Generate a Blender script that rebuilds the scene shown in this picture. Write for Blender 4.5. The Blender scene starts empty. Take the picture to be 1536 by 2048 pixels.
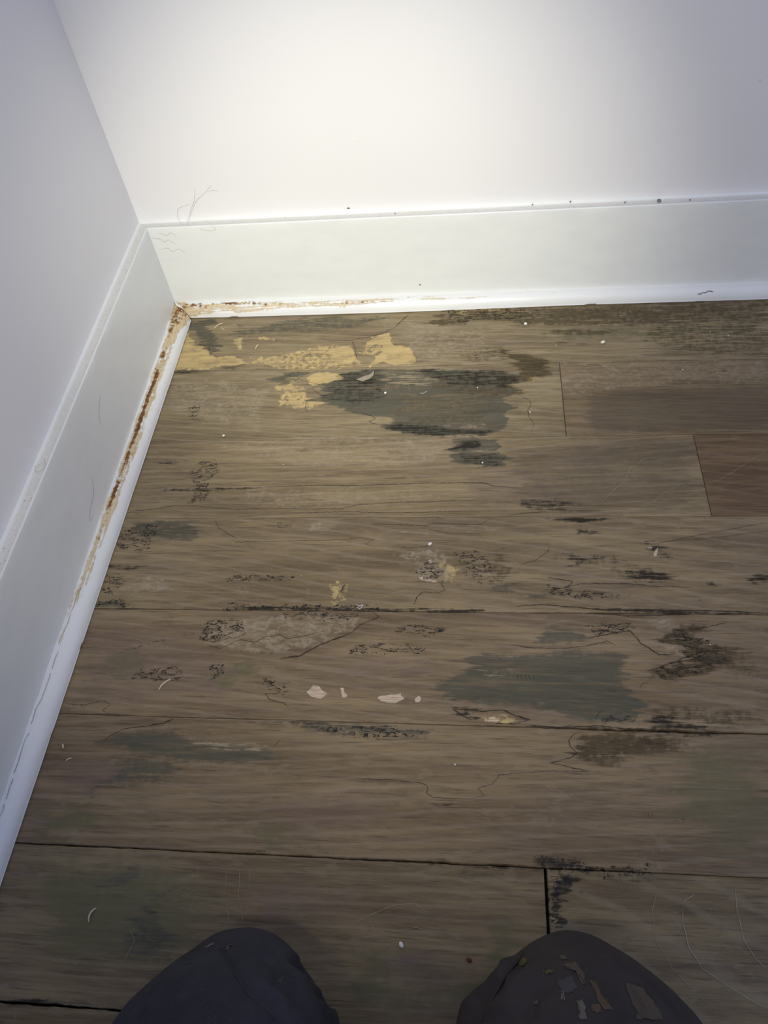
import bpy, bmesh, math, random
import numpy as np
from mathutils import Matrix, Vector, Euler
from mathutils.bvhtree import BVHTree

S = bpy.context.scene
COL = S.collection
random.seed(7)

# ------------------------------------------------------------------ camera
cam_d = bpy.data.cameras.new('camera')
cam_d.sensor_fit = 'AUTO'; cam_d.sensor_width = 36.0
cam_d.lens = 1560.0 / 2048 * 36.0
cam_d.clip_start = 0.01; cam_d.clip_end = 50
cam = bpy.data.objects.new('camera', cam_d); COL.objects.link(cam)
cam.matrix_world = Matrix(((0.99329825, 0.00273391, 0.11554700, 0.46469508),
                           (0.06661111, 0.80345188, -0.59163167, -0.94724819),
                           (-0.09445392, 0.59536342, 0.79788524, 0.74296563),
                           (0, 0, 0, 1)))
S.camera = cam

# ------------------------------------------------------------------ light
world = bpy.data.worlds.new('dim_room_light'); S.world = world
world.use_nodes = True
bg = world.node_tree.nodes['Background']
bg.inputs[0].default_value = (0.58, 0.66, 1.0, 1); bg.inputs[1].default_value = 0.67

def spot(name, loc, target, power, angle, blend, col, radius):
    d = bpy.data.lights.new(name, 'SPOT'); d.energy = power; d.color = col
    d.spot_size = math.radians(angle); d.spot_blend = blend; d.shadow_soft_size = radius
    o = bpy.data.objects.new(name, d); COL.objects.link(o)
    o.location = loc
    o.rotation_euler = (Vector(target) - Vector(loc)).to_track_quat('-Z', 'Y').to_euler()
    return o
TORCH = (0.31, -1.03, 0.74)
spot('torch_beam', TORCH, (0.320, 0.0, 0.11), 38.0, 45, 1.0, (1.0, 0.97, 0.83), 0.02)
spot('torch_spill', TORCH, (0.43, -0.13, 0.0), 16.5, 83, 1.0, (1.0, 0.93, 0.74), 0.02)

S.view_settings.view_transform = 'Standard'
S.view_settings.look = 'None'
S.view_settings.exposure = 0.0
S.view_settings.gamma = 1.0
S.view_settings.use_curve_mapping = False

# ------------------------------------------------------------------ node helpers
class NT:
    def __init__(self, name):
        self.m = bpy.data.materials.new(name); self.m.use_nodes = True
        self.t = self.m.node_tree; self.t.nodes.clear()
        self.out = self.t.nodes.new('ShaderNodeOutputMaterial')
        self.b = self.t.nodes.new('ShaderNodeBsdfPrincipled')
        self.t.links.new(self.b.outputs[0], self.out.inputs[0])
    def n(self, typ, **kw):
        x = self.t.nodes.new(typ)
        for k, v in kw.items(): setattr(x, k, v)
        return x
    def set(self, sock, v):
        if isinstance(v, bpy.types.NodeSocket): self.t.links.new(v, sock)
        elif isinstance(v, tuple) and len(v) == 3 and sock.type == 'RGBA': sock.default_value = v + (1,)
        else: sock.default_value = v
    def math(self, op, a, b=0.0, c=0.0, clamp=False):
        x = self.n('ShaderNodeMath', operation=op); x.use_clamp = clamp
        self.set(x.inputs[0], a); self.set(x.inputs[1], b); self.set(x.inputs[2], c)
        return x.outputs[0]
    def vmul(self, v, s, off=None):
        x = self.n('ShaderNodeVectorMath', operation='MULTIPLY'); self.set(x.inputs[0], v); x.inputs[1].default_value = s
        if off is None: return x.outputs[0]
        y = self.n('ShaderNodeVectorMath', operation='ADD'); self.set(y.inputs[0], x.outputs[0]); self.set(y.inputs[1], off)
        return y.outputs[0]
    def noise(self, v, scale=1.0, detail=3.0, rough=0.5, dist=0.0):
        x = self.n('ShaderNodeTexNoise'); self.set(x.inputs['Vector'], v)
        x.inputs['Scale'].default_value = scale; x.inputs['Detail'].default_value = detail
        x.inputs['Roughness'].default_value = rough; x.inputs['Distortion'].default_value = dist
        return x.outputs[0]
    def attr(self, name):
        x = self.n('ShaderNodeAttribute'); x.attribute_name = name
        return x.outputs['Fac']
    def step(self, v, a, b, lo=0.0, hi=1.0):
        x = self.n('ShaderNodeMapRange', interpolation_type='SMOOTHSTEP')
        self.set(x.inputs['Value'], v)
        for k, q in (('From Min', a), ('From Max', b), ('To Min', lo), ('To Max', hi)): x.inputs[k].default_value = q
        return x.outputs[0]
    def mix(self, f, a, b, mode='MIX'):
        x = self.n('ShaderNodeMix', data_type='RGBA', blend_type=mode)
        self.set(x.inputs[0], f); self.set(x.inputs[6], a); self.set(x.inputs[7], b)
        return x.outputs[2]
    def bump(self, h, strength=0.3, dist=0.001, nrm=None):
        x = self.n('ShaderNodeBump'); x.inputs['Strength'].default_value = strength
        x.inputs['Distance'].default_value = dist; self.set(x.inputs['Height'], h)
        if nrm is not None: self.set(x.inputs['Normal'], nrm)
        return x.outputs[0]
    def done(self, col, rough=0.5, nrm=None, spec=0.5):
        self.set(self.b.inputs['Base Color'], col); self.set(self.b.inputs['Roughness'], rough)
        self.b.inputs['Specular IOR Level'].default_value = spec
        if nrm is not None: self.set(self.b.inputs['Normal'], nrm)
        return self.m

def plain(name, col, rough=0.6, var=0.15, scale=300, bump=0.2, spec=0.4):
    t = NT(name); g = t.n('ShaderNodeNewGeometry').outputs['Position']
    f = t.noise(g, scale, 4, 0.6)
    c = t.mix(f, tuple(x * (1 - var) for x in col), tuple(min(1, x * (1 + var)) for x in col))
    return t.done(c, rough, t.bump(f, bump, 0.0004), spec)

# ---- painted wall
def wall_material(name, col, col2):
    t = NT(name); g = t.n('ShaderNodeNewGeometry').outputs['Position']
    big = t.noise(g, 3.0, 3, 0.5); fine = t.noise(g, 420, 3, 0.5); mid = t.noise(g, 60, 3, 0.5)
    c = t.mix(t.step(big, .35, .7), col, col2)
    fleck = t.step(t.noise(g, 120, 1, 0.4), .80, .84)
    c = t.mix(t.math('MULTIPLY', fleck, .25), c, (.35, .32, .28))
    h = t.math('ADD', t.math('MULTIPLY', fine, .5), t.math('MULTIPLY', mid, 1.0))
    return t.done(c, .62, t.bump(h, .10, .0012), .35)
M_wall = wall_material('matt_wall_paint', (.79, .785, .78), (.765, .76, .76))

# ---- painted baseboard: dusty on the flat ledge (vertex attribute 'dust')
def board_material():
    t = NT('satin_trim_paint'); g = t.n('ShaderNodeNewGeometry').outputs['Position']
    d = t.attr('dust'); n1 = t.noise(g, 220, 4, .65); n2 = t.noise(t.vmul(g, (25, 25, 60)), 1, 3, .5)
    c = t.mix(t.step(n2, .3, .8), (.78, .80, .775), (.75, .77, .75))
    dm = t.math('MULTIPLY', d, t.step(n1, .25, .75, .35, .8))
    c = t.mix(dm, c, (.62, .59, .535))
    sp = t.math('MULTIPLY', d, t.step(t.noise(g, 300, 3, .6), .66, .72))
    c = t.mix(t.math('MULTIPLY', sp, .7), c, (.22, .19, .16))
    fleck = t.step(t.noise(g, 150, 1, .4), .80, .83)
    c = t.mix(t.math('MULTIPLY', fleck, .25), c, (.35, .33, .3))
    r = t.math('ADD', .36, t.math('MULTIPLY', d, .35))
    return t.done(c, r, t.bump(n1, .06, .0006), .5)
M_board = board_material()

# ---- quarter round: white paint, water rusted and peeled (attributes 'rot', 'core')
def trim_material():
    t = NT('peeling_trim_paint'); g = t.n('ShaderNodeNewGeometry').outputs['Position']
    uv = t.n('ShaderNodeCombineXYZ')
    t.set(uv.inputs[0], t.attr('along')); t.set(uv.inputs[1], t.attr('round'))
    st = t.noise(t.vmul(uv.outputs[0], (22, 11, 0)), 1, 6, .68)
    st2 = t.noise(t.vmul(uv.outputs[0], (14, 5, 0)), 1, 5, .7)
    bl = t.noise(g, 170, 5, .65)
    rot = t.attr('rot'); core = t.attr('core')
    v = t.math('ADD', rot, t.math('MULTIPLY', t.math('SUBTRACT', t.math('ADD', t.math('MULTIPLY', st, 1.35), t.math('MULTIPLY', bl, .65)), 1.0), 1.9))
    halo = t.step(v, -.12, .25); m = t.step(v, .10, .32)
    c = t.mix(t.math('MULTIPLY', halo, .55), (.79, .80, .785), (.66, .55, .36))
    wood = t.mix(t.step(st, .35, .65), (.47, .33, .15), (.70, .58, .38))
    c = t.mix(m, c, wood)
    cv = t.math('ADD', core, t.math('MULTIPLY', t.math('SUBTRACT', t.math('ADD', st2, bl), 1.0), 2.0))
    c = t.mix(t.step(cv, .12, .45), c, (.22, .095, .022))
    c = t.mix(t.step(cv, .50, .85), c, (.085, .034, .012))
    fleck = t.step(t.noise(g, 160, 1, .4), .79, .82)
    c = t.mix(t.math('MULTIPLY', fleck, .4), c, (.3, .26, .22))
    h = t.math('SUBTRACT', t.math('MULTIPLY', bl, .25), t.math('MULTIPLY', m, 1.0))
    rg = t.math('ADD', .34, t.math('MULTIPLY', m, .45))
    return t.done(c, rg, t.bump(h, .5, .0008), .5)
M_trim = trim_material()

# ---- water damaged plank veneer
def floor_material():
    t = NT('water_damaged_veneer')
    g = t.n('ShaderNodeNewGeometry').outputs['Position']
    oi = t.n('ShaderNodeObjectInfo')
    off = t.n('ShaderNodeCombineXYZ')
    t.set(off.inputs[0], t.math('MULTIPLY', oi.outputs['Random'], 37.0)); t.set(off.inputs[1], t.math('MULTIPLY', oi.outputs['Random'], 91.0))
    o = off.outputs[0]
    fine = t.noise(t.vmul(g, (60, 900, 1), o), 1, 4, .6)
    grain = t.noise(t.vmul(g, (14, 170, 1), o), 1, 5, .62, .3)
    broad = t.noise(t.vmul(g, (3.2, 26, 1), o), 1, 4, .6, .5)
    blotch = t.noise(t.vmul(g, (9, 13, 1), o), 1, 4, .6)
    e_str = t.noise(t.vmul(g, (26, 330, 1)), 1, 6, .65, .2)      # fibre edges
    e_bl = t.noise(g, 140, 5, .62)
    mott = t.noise(t.vmul(g, (75, 120, 1)), 1, 7, .72, 1.2)
    c = t.mix(t.step(broad, .30, .70), (.180, .132, .072), (.318, .248, .138))
    c = t.mix(t.math('MULTIPLY', t.step(grain, .38, .72), .60), c, (.110, .082, .054))
    c = t.mix(t.math('MULTIPLY', t.step(fine, .45, .75), .36), c, (.34, .28, .195))
    dash = t.noise(t.vmul(g, (17, 520, 1), o), 1, 3, .6)
    c = t.mix(t.math('MULTIPLY', t.step(dash, .58, .68), .62), c, (.075, .056, .037))
    c = t.mix(t.math('MULTIPLY', t.step(dash, .40, .30), .25), c, (.37, .31, .215))
    c = t.mix(t.math('MULTIPLY', t.step(blotch, .5, .75), .35), c, (.205, .165, .135))
    c = t.mix(t.math('MULTIPLY', t.step(mott, .60, .74), .16), c, (.38, .32, .23))
    wear = t.noise(t.vmul(g, (22, 60, 1), o), 1, 6, .68, .4)
    c = t.mix(t.math('MULTIPLY', t.step(wear, .575, .61), .22), c, (.36, .30, .20))
    c = t.mix(t.math('MULTIPLY', t.step(wear, .40, .36), .26), c, (.115, .085, .058))
    fib = t.noise(t.vmul(g, (7, 150, 1), o), 1, 6, .7)
    c = t.mix(t.math('MULTIPLY', t.step(fib, .60, .68), .5), c, (.085, .062, .040))
    # cathedral figure
    w = t.n('ShaderNodeTexWave', wave_type='RINGS', rings_direction='Z'); t.set(w.inputs['Vector'], t.vmul(g, (5, 26, 1), o))
    w.inputs['Scale'].default_value = 1.1; w.inputs['Distortion'].default_value = 5.0; w.inputs['Detail'].default_value = 3; w.inputs['Detail Scale'].default_value = .8
    c = t.mix(t.math('MULTIPLY', t.step(w.outputs['Fac'], .75, 1.0), .24), c, (.36, .30, .22))
    c = t.mix(1.0, c, oi.outputs['Color'], 'MULTIPLY')
    ed = t.math('SUBTRACT', t.math('ADD', t.math('MULTIPLY', e_str, 1.3), t.math('MULTIPLY', e_bl, .7)), 1.0)
    eb = t.math('SUBTRACT', t.math('ADD', t.math('MULTIPLY', e_str, .6), t.math('MULTIPLY', e_bl, 1.4)), 1.0)
    def mask(name, amp, lo, hi, edge):
        return t.step(t.math('ADD', t.attr(name), t.math('MULTIPLY', edge, amp)), lo, hi)
    k_ol = mask('olive', .5, .0, .6, ed); c = t.mix(t.math('MULTIPLY', k_ol, .85), c, (.128, .122, .060))
    k_pl = mask('plum', .5, .0, .6, ed); c = t.mix(t.math('MULTIPLY', k_pl, .6), c, (.165, .115, .100))
    k_du = mask('dusk', .5, .0, .5, ed); c = t.mix(t.math('MULTIPLY', k_du, .55), c, (.105, .083, .055))
    k_pa = mask('pale', .9, -.10, .6, eb); c = t.mix(t.math('MULTIPLY', t.math('MULTIPLY', k_pa, t.step(mott, .44, .60, .10, 1.0)), .80), c, (.355, .30, .21))
    k_ta = t.math('MULTIPLY', mask('tan', 1.8, .02, .45, eb), t.step(t.noise(t.vmul(g, (40, 75, 1)), 1, 5, .65), .30, .55, .45, 1.0))
    tan = t.mix(t.step(grain, .35, .7), (.56, .42, .19), (.43, .32, .15)); tan = t.mix(t.math('MULTIPLY', t.step(mott, .5, .7), .3), tan, (.40, .29, .15))
    c = t.mix(k_ta, c, tan)
    k_sl = t.math('MULTIPLY', mask('slate', 1.5, -.05, .55, ed), t.step(broad, .15, .6, .72, 1.0))
    sl = t.mix(t.step(broad, .35, .7), (.062, .066, .048), (.098, .094, .068))
    e_s2 = t.noise(t.vmul(g, (9, 130, 1)), 1, 6, .72, .2)
    sl = t.mix(t.math('MULTIPLY', t.step(e_s2, .52, .62), .55), sl, (.175, .132, .076))
    sl = t.mix(t.math('MULTIPLY', t.step(e_str, .54, .66), .40), sl, (.20, .16, .10))
    sl = t.mix(t.math('MULTIPLY', t.step(e_s2, .43, .35), .5), sl, (.026, .028, .025))
    c = t.mix(t.math('MULTIPLY', k_sl, .88), c, sl)
    k_ba = mask('bare', 2.2, .0, .6, ed); c = t.mix(t.math('MULTIPLY', k_ba, .85), c, t.mix(t.step(e_str, .42, .60), (.165, .125, .078), (.33, .27, .175)))
    k_br = mask('brown', 2.2, .02, .75, ed)
    br = t.mix(t.step(e_str, .42, .62), (.042, .030, .014), (.105, .078, .036))
    c = t.mix(t.math('MULTIPLY', k_br, .92), c, br)
    k_dk = mask('dark', 2.3, -.12, .72, ed); c = t.mix(t.math('MULTIPLY', k_dk, .95), c, (.018, .016, .012))
    k_ch = mask('chip', .9, .05, .25, eb)
    ch = t.mix(t.step(fine, .4, .7), (.60, .48, .36), (.36, .26, .185)); c = t.mix(k_ch, c, ch)
    # mould islands: dots and worm-like rings
    sn = t.noise(t.vmul(g, (95, 260, 1)), 1, 3, .6, .6)
    ring = t.math('SUBTRACT', .050, t.math('ABSOLUTE', t.math('SUBTRACT', sn, .555)))
    isl = t.math('MULTIPLY', t.math('MAXIMUM', t.step(ring, .014, .026), t.step(sn, .645, .665)), t.step(t.math('ADD', t.attr('speck'), t.math('MULTIPLY', eb, 1.4)), -.05, .25))
    c = t.mix(t.math('MULTIPLY', isl, .96), c, (.014, .013, .011))
    # stray pepper and lint over the whole floor
    pep = t.step(t.noise(g, 260, 1, .4), .80, .83); c = t.mix(t.math('MULTIPLY', pep, .6), c, (.05, .042, .035))
    lint = t.step(t.noise(t.vmul(g, (1, 1, 1), (3.3, 7.7, 1.1)), 330, 1, .4), .815, .835); c = t.mix(t.math('MULTIPLY', lint, .5), c, (.6, .56, .5))
    edge = t.attr('edge'); c = t.mix(t.math('MULTIPLY', t.step(t.math('ADD', edge, t.math('MULTIPLY', ed, .8)), .25, .8), .7), c, (.055, .044, .032))
    h = t.math('ADD', t.math('MULTIPLY', grain, .35), t.math('MULTIPLY', fine, .15))
    h = t.math('ADD', h, t.math('MULTIPLY', e_bl, .25))
    for k, a in ((k_ta, -1.2), (k_sl, -.5), (k_ch, -.5), (k_br, -.5), (isl, -.6)):
        h = t.math('ADD', h, t.math('MULTIPLY', k, a))
    rough = t.math('ADD', .50, t.math('MULTIPLY', grain, .2))
    return t.done(c, rough, t.bump(h, .5, .0006), .22)
M_floor = floor_material()
M_gap = plain('dark_subfloor', (.020, .017, .014), .9)
M_crack = plain('mould_filled_crack', (.022, .018, .014), .8, .3)
M_ridge = plain('raised_pale_grain', (.33, .28, .20), .6, .25, 200)
M_veneer = plain('curled_veneer', (.36, .31, .22), .6, .2, 200)

# ------------------------------------------------------------------ mesh helpers
def link(name, me, mat, parent=None, **props):
    o = bpy.data.objects.new(name, me); COL.objects.link(o)
    if mat is not None and me is not None: me.materials.append(mat)
    if parent is not None: o.parent = parent
    for k, v in props.items(): o[k] = v
    return o
def grid_mesh(name, V, nx, ny, closed_u=False, smooth=True):
    """V: (ny, nx, 3) array -> quads"""
    me = bpy.data.meshes.new(name)
    V = np.asarray(V, np.float32).reshape(-1, 3)
    i = np.arange(ny - 1)[:, None] * nx; j = np.arange(nx - 1)[None, :]
    a = (i + j).ravel(); F = np.stack([a, a + 1, a + 1 + nx, a + nx], 1)
    if closed_u:
        a = (np.arange(ny - 1) * nx); F = np.concatenate([F, np.stack([a + nx - 1, a, a + nx, a + 2 * nx - 1], 1)])
    np_mesh(me, V, F, smooth); return me
def np_mesh(me, V, F, smooth=True):
    n = len(F); k = F.shape[1]
    me.vertices.add(len(V)); me.vertices.foreach_set('co', V.astype(np.float32).ravel())
    me.loops.add(n * k); me.loops.foreach_set('vertex_index', F.astype(np.int32).ravel())
    me.polygons.add(n); me.polygons.foreach_set('loop_start', (np.arange(n) * k).astype(np.int32))
    me.polygons.foreach_set('use_smooth', np.full(n, smooth, bool))
    me.update(calc_edges=True); me.validate()
def put_attr(me, name, val):
    a = me.attributes.new(name, 'FLOAT', 'POINT'); a.data.foreach_set('value', np.asarray(val, np.float32).ravel())
def from_lists(name, V, F, smooth=True):
    me = bpy.data.meshes.new(name); me.from_pydata([tuple(v) for v in V], [], F)
    me.polygons.foreach_set('use_smooth', [smooth] * len(me.polygons)); me.update(); return me
def tube_mesh(name, pts, radii, seg=8, cap=True):
    pts = [Vector(p) for p in pts]; n = len(pts); V = []; F = []
    up = Vector((0, 0, 1))
    for i, p in enumerate(pts):
        d = (pts[min(i + 1, n - 1)] - pts[max(i - 1, 0)]).normalized()
        s = d.cross(up); s = s.normalized() if s.length > 1e-4 else Vector((1, 0, 0)); u = s.cross(d)
        for k in range(seg):
            a = 2 * math.pi * k / seg; V.append(p + (s * math.cos(a) + u * math.sin(a)) * radii[i])
    for i in range(n - 1):
        for k in range(seg):
            F.append((i * seg + k, i * seg + (k + 1) % seg, (i + 1) * seg + (k + 1) % seg, (i + 1) * seg + k))
    if cap: F.append(tuple(range(seg))[::-1]); F.append(tuple(range((n - 1) * seg, n * seg)))
    return from_lists(name, V, F)
def fract(seed):
    """cheap smooth 1-D noise in [-1,1]"""
    r = np.random.RandomState(seed); tab = r.uniform(-1, 1, 4096)
    def f(x):
        x = np.asarray(x, float); i = np.floor(x).astype(int); u = x - i; u = u * u * (3 - 2 * u)
        return tab[i % 4096] * (1 - u) + tab[(i + 1) % 4096] * u
    return f

# ------------------------------------------------------------------ room shell
XM, YM, H = 2.3, -2.1, 0.1461           # extents, baseboard height
TB, TL, QZ = 0.0150, 0.0151, 0.0192     # board thicknesses, trim height
def wall_box(name, x0, x1, y0, y1, z0, z1):
    bm = bmesh.new(); bmesh.ops.create_cube(bm, size=1)
    for v in bm.verts: v.co = ((x0 + x1) / 2 + v.co.x * (x1 - x0), (y0 + y1) / 2 + v.co.y * (y1 - y0), (z0 + z1) / 2 + v.co.z * (z1 - z0))
    me = bpy.data.meshes.new(name); bm.to_mesh(me); bm.free(); return me
link('wall_back', wall_box('wall_back', -.12, XM, 0, .12, -.02, 2.4), M_wall, kind='structure')
link('wall_left', wall_box('wall_left', -.12, 0, YM, 0, -.02, 2.4), M_wall, kind='structure')

# baseboards: profile (distance from wall, height, dust)
prof = [(0, 0, 0)]
prof = [(1.0, -.002, 0), (1.0, .02, 0)] + [(1.0, .02 + (H - .0225) * k / 12, 0) for k in range(1, 12)] + \
       [(1.0, H - .0016, 0), (.985, H - .0006, 0), (.94, H + .0001, 0), (.88, H - .0001, .35), (.80, H - .0006, 1), (.55, H - .0006, 1), (.28, H - .0006, 1), (.17, H - .0003, .5), (.12, H + .0004, 0), (.06, H + .0010, 0), (.0, H + .0018, 0)]
prof = [(a, b, c) for a, b, c in prof]
def baseboard(name, left):
    f1, f2 = fract(3 + left), fract(9 + left)
    L = np.linspace(0, XM if not left else -YM, 460); P = np.array(prof); V = np.zeros((len(P), len(L), 3)); D = np.zeros((len(P), len(L)))
    for i, (a, z, d) in enumerate(prof):
        T = TL if left else TB
        w = a * T + (f1(L * 30 + i * 7) * .0003 if .0 < a < .2 else 0) + (f2(L * 45) * .00015 if .85 < a < 1 else 0)
        w = w + 0 * L
        zz = z + 0 * L + (f2(L * 25) * .00025 if 0 < a < .2 else 0)
        if left: V[i] = np.stack([w, -L - a * TB, zz], 1)
        else: V[i] = np.stack([L + a * TL, -w, zz], 1)
        D[i] = d
    if left: V = V[:, ::-1]; D = D[:, ::-1]
    me = grid_mesh(name, V, len(L), len(P)); put_attr(me, 'dust', D)
    return link(name, me, M_board, kind='structure')
baseboard('baseboard_back', 0); baseboard('baseboard_left', 1)

# shoe moulding with its rotted, peeling paint
def shoe(name, left):
    L = np.concatenate([np.linspace(0, 1.0, 900), np.linspace(1.0, 2.0, 60)[1:]])
    if not left: L = np.concatenate([np.linspace(0, 1.0, 900), np.linspace(1.0, XM, 60)[1:]])
    A = np.linspace(0, 1, 22)            # 0 = against the board, 1 = at the floor
    f1, f2, f3, f4 = fract(21 + left), fract(31 + left), fract(41 + left), fract(51 + left)
    V = np.zeros((len(A) + 2, len(L), 3)); rot = np.zeros((len(A) + 2, len(L))); core = rot.copy(); rd = rot.copy()
    if left: wd = np.interp(L, [0, .05, .45, .82, 2], [.0247, .0243, .0205, .0169, .0169])
    else: wd = np.interp(L, [0, .1, .33, .6, .9, 2.3], [.0150, .0165, .0178, .0146, .0156, .0156])
    T = TL if left else TB
    jag = f1(L * 60) * .5 + f2(L * 190) * .35 + f3(L * 18) * .5
    if left:
        hi = np.interp(L, [0, .035, .05, .08, .12, .2, .27, .33, .40, .5, .56, .6], [.95, .80, .55, .48, .42, .46, .48, .46, .38, .24, .12, .0]) + jag * .10
        lo = np.interp(L, [0, .05, .1, .3, .6], [-.2, .02, .06, .05, .0]); amt = np.interp(L, [0, .06, .35, .45, .52, .60], [.9, .75, .62, .5, .25, -.6])
        cc = np.interp(L, [0, .05, .12, .3, .5], [.35, .22, .18, .2, .12]); ch = np.interp(L, [0, .05, .1, .35, .5], [.45, .2, .10, .09, .06])
        ca = np.interp(L, [0, .04, .07, .11, .16, .22, .27, .31, .35, .45, .5], [.7, .65, .1, .5, .25, .5, .38, .25, .15, -.1, -.6]) + f4(L * 45) * .45
    else:
        hi = np.interp(L, [0, .05, .1, .18, .25, .32, .36, .40, .46, .49], [1.05, .85, .75, .62, .58, .42, .30, .34, .34, .2]) + jag * .07
        lo = np.interp(L, [0, .03, .1, .2, .3, .36, .42, .48], [-.2, .15, .12, .22, .18, .14, .2, .25]); amt = np.interp(L, [0, .05, .12, .3, .345, .355, .39, .44, .47, .49], [.8, .5, .36, .42, .2, -.15, .05, .08, .0, -.6])
        cc = np.interp(L, [0, .06, .12, .15, .2, .3, .36], [.3, .2, .17, .35, .42, .34, .2]); ch = np.interp(L, [0, .1, .3, .4], [.25, .10, .08, .05])
        ca = np.interp(L, [0, .04, .06, .09, .12, .135, .18, .24, .28, .33, .36], [.5, .3, .05, .5, .4, .0, .05, .1, .15, .0, -.6]) + f4(L * 60) * .25
    for i, a in enumerate(A):
        th = a * math.pi / 2
        band = np.clip(np.minimum(a - lo, hi - a) / .16, -1, 1)
        r_ = np.minimum(band, amt * .6 - .05) ; c_ = np.minimum(np.clip(1 - np.abs(a - cc) / np.maximum(ch, .01), -1, 1), ca)
        rot[i] = r_; core[i] = c_; rd[i] = a
        sw = 1 - .0 * a
        x = T + wd * (math.sin(th) ** .85)
        z = QZ * (math.cos(th) ** .85) + (.0005 if i == 0 else 0)
        x = x - np.clip(r_ * 2, 0, 1) * .0007 * math.sin(th) + f2(L * 40 + a * 3) * .00018
        z = z - np.clip(r_ * 2, 0, 1) * .0007 * math.cos(th) + f3(L * 30 + a * 3) * .00018
        # crisp paint lip between exposed wood and paint
        lipm = np.exp(-((a - hi) / .05) ** 2) * (amt > .1)
        z = z + lipm * .0005
        if left: V[i] = np.stack([x, -TB - .001 - L, z], 1)
        else: V[i] = np.stack([TL + .001 + L, -x, z], 1)
    V[-3, :, 2] = .0024; V[-2] = V[-3]; V[-2, :, 2] = .0017; V[-1] = V[-2]; V[-1, :, 0 if left else 1] += (-.012 if left else .012)
    rd[-2:] = 1; rot[-2:] = -1; core[-2:] = -1
    AL = np.tile(L, (len(A) + 2, 1))
    # mitre in the corner
    cut = V[:, :, 0 if left else 1].copy()
    n0 = 1
    if left:
        y = V[:, :, 1]; lim = -(V[:, :, 0] - TL) * .85 - TB - .0012; V[:, :, 1] = np.where((AL < .03), np.minimum(y, lim + 0 * y), y)
    else:
        x = V[:, :, 0]; lim = (-V[:, :, 1] - TB) * 1.05 + TL + .0022; V[:, :, 0] = np.where((AL < .03), np.maximum(x, lim + 0 * x), x)
    if left: V = V[:, ::-1]; rot = rot[:, ::-1]; core = core[:, ::-1]; rd = rd[:, ::-1]; AL = AL[:, ::-1]
    V = V[::-1]; rot = rot[::-1]; core = core[::-1]; rd = rd[::-1]; AL = AL[::-1]
    me = grid_mesh(name, V, V.shape[1], V.shape[0])
    for k, v in (('rot', rot), ('core', core), ('round', rd), ('along', AL)): put_attr(me, k, v)
    return link(name, me, M_trim, kind='structure')
trim_b = shoe('trim_1', 0); trim_l = shoe('trim_2', 1)

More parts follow.
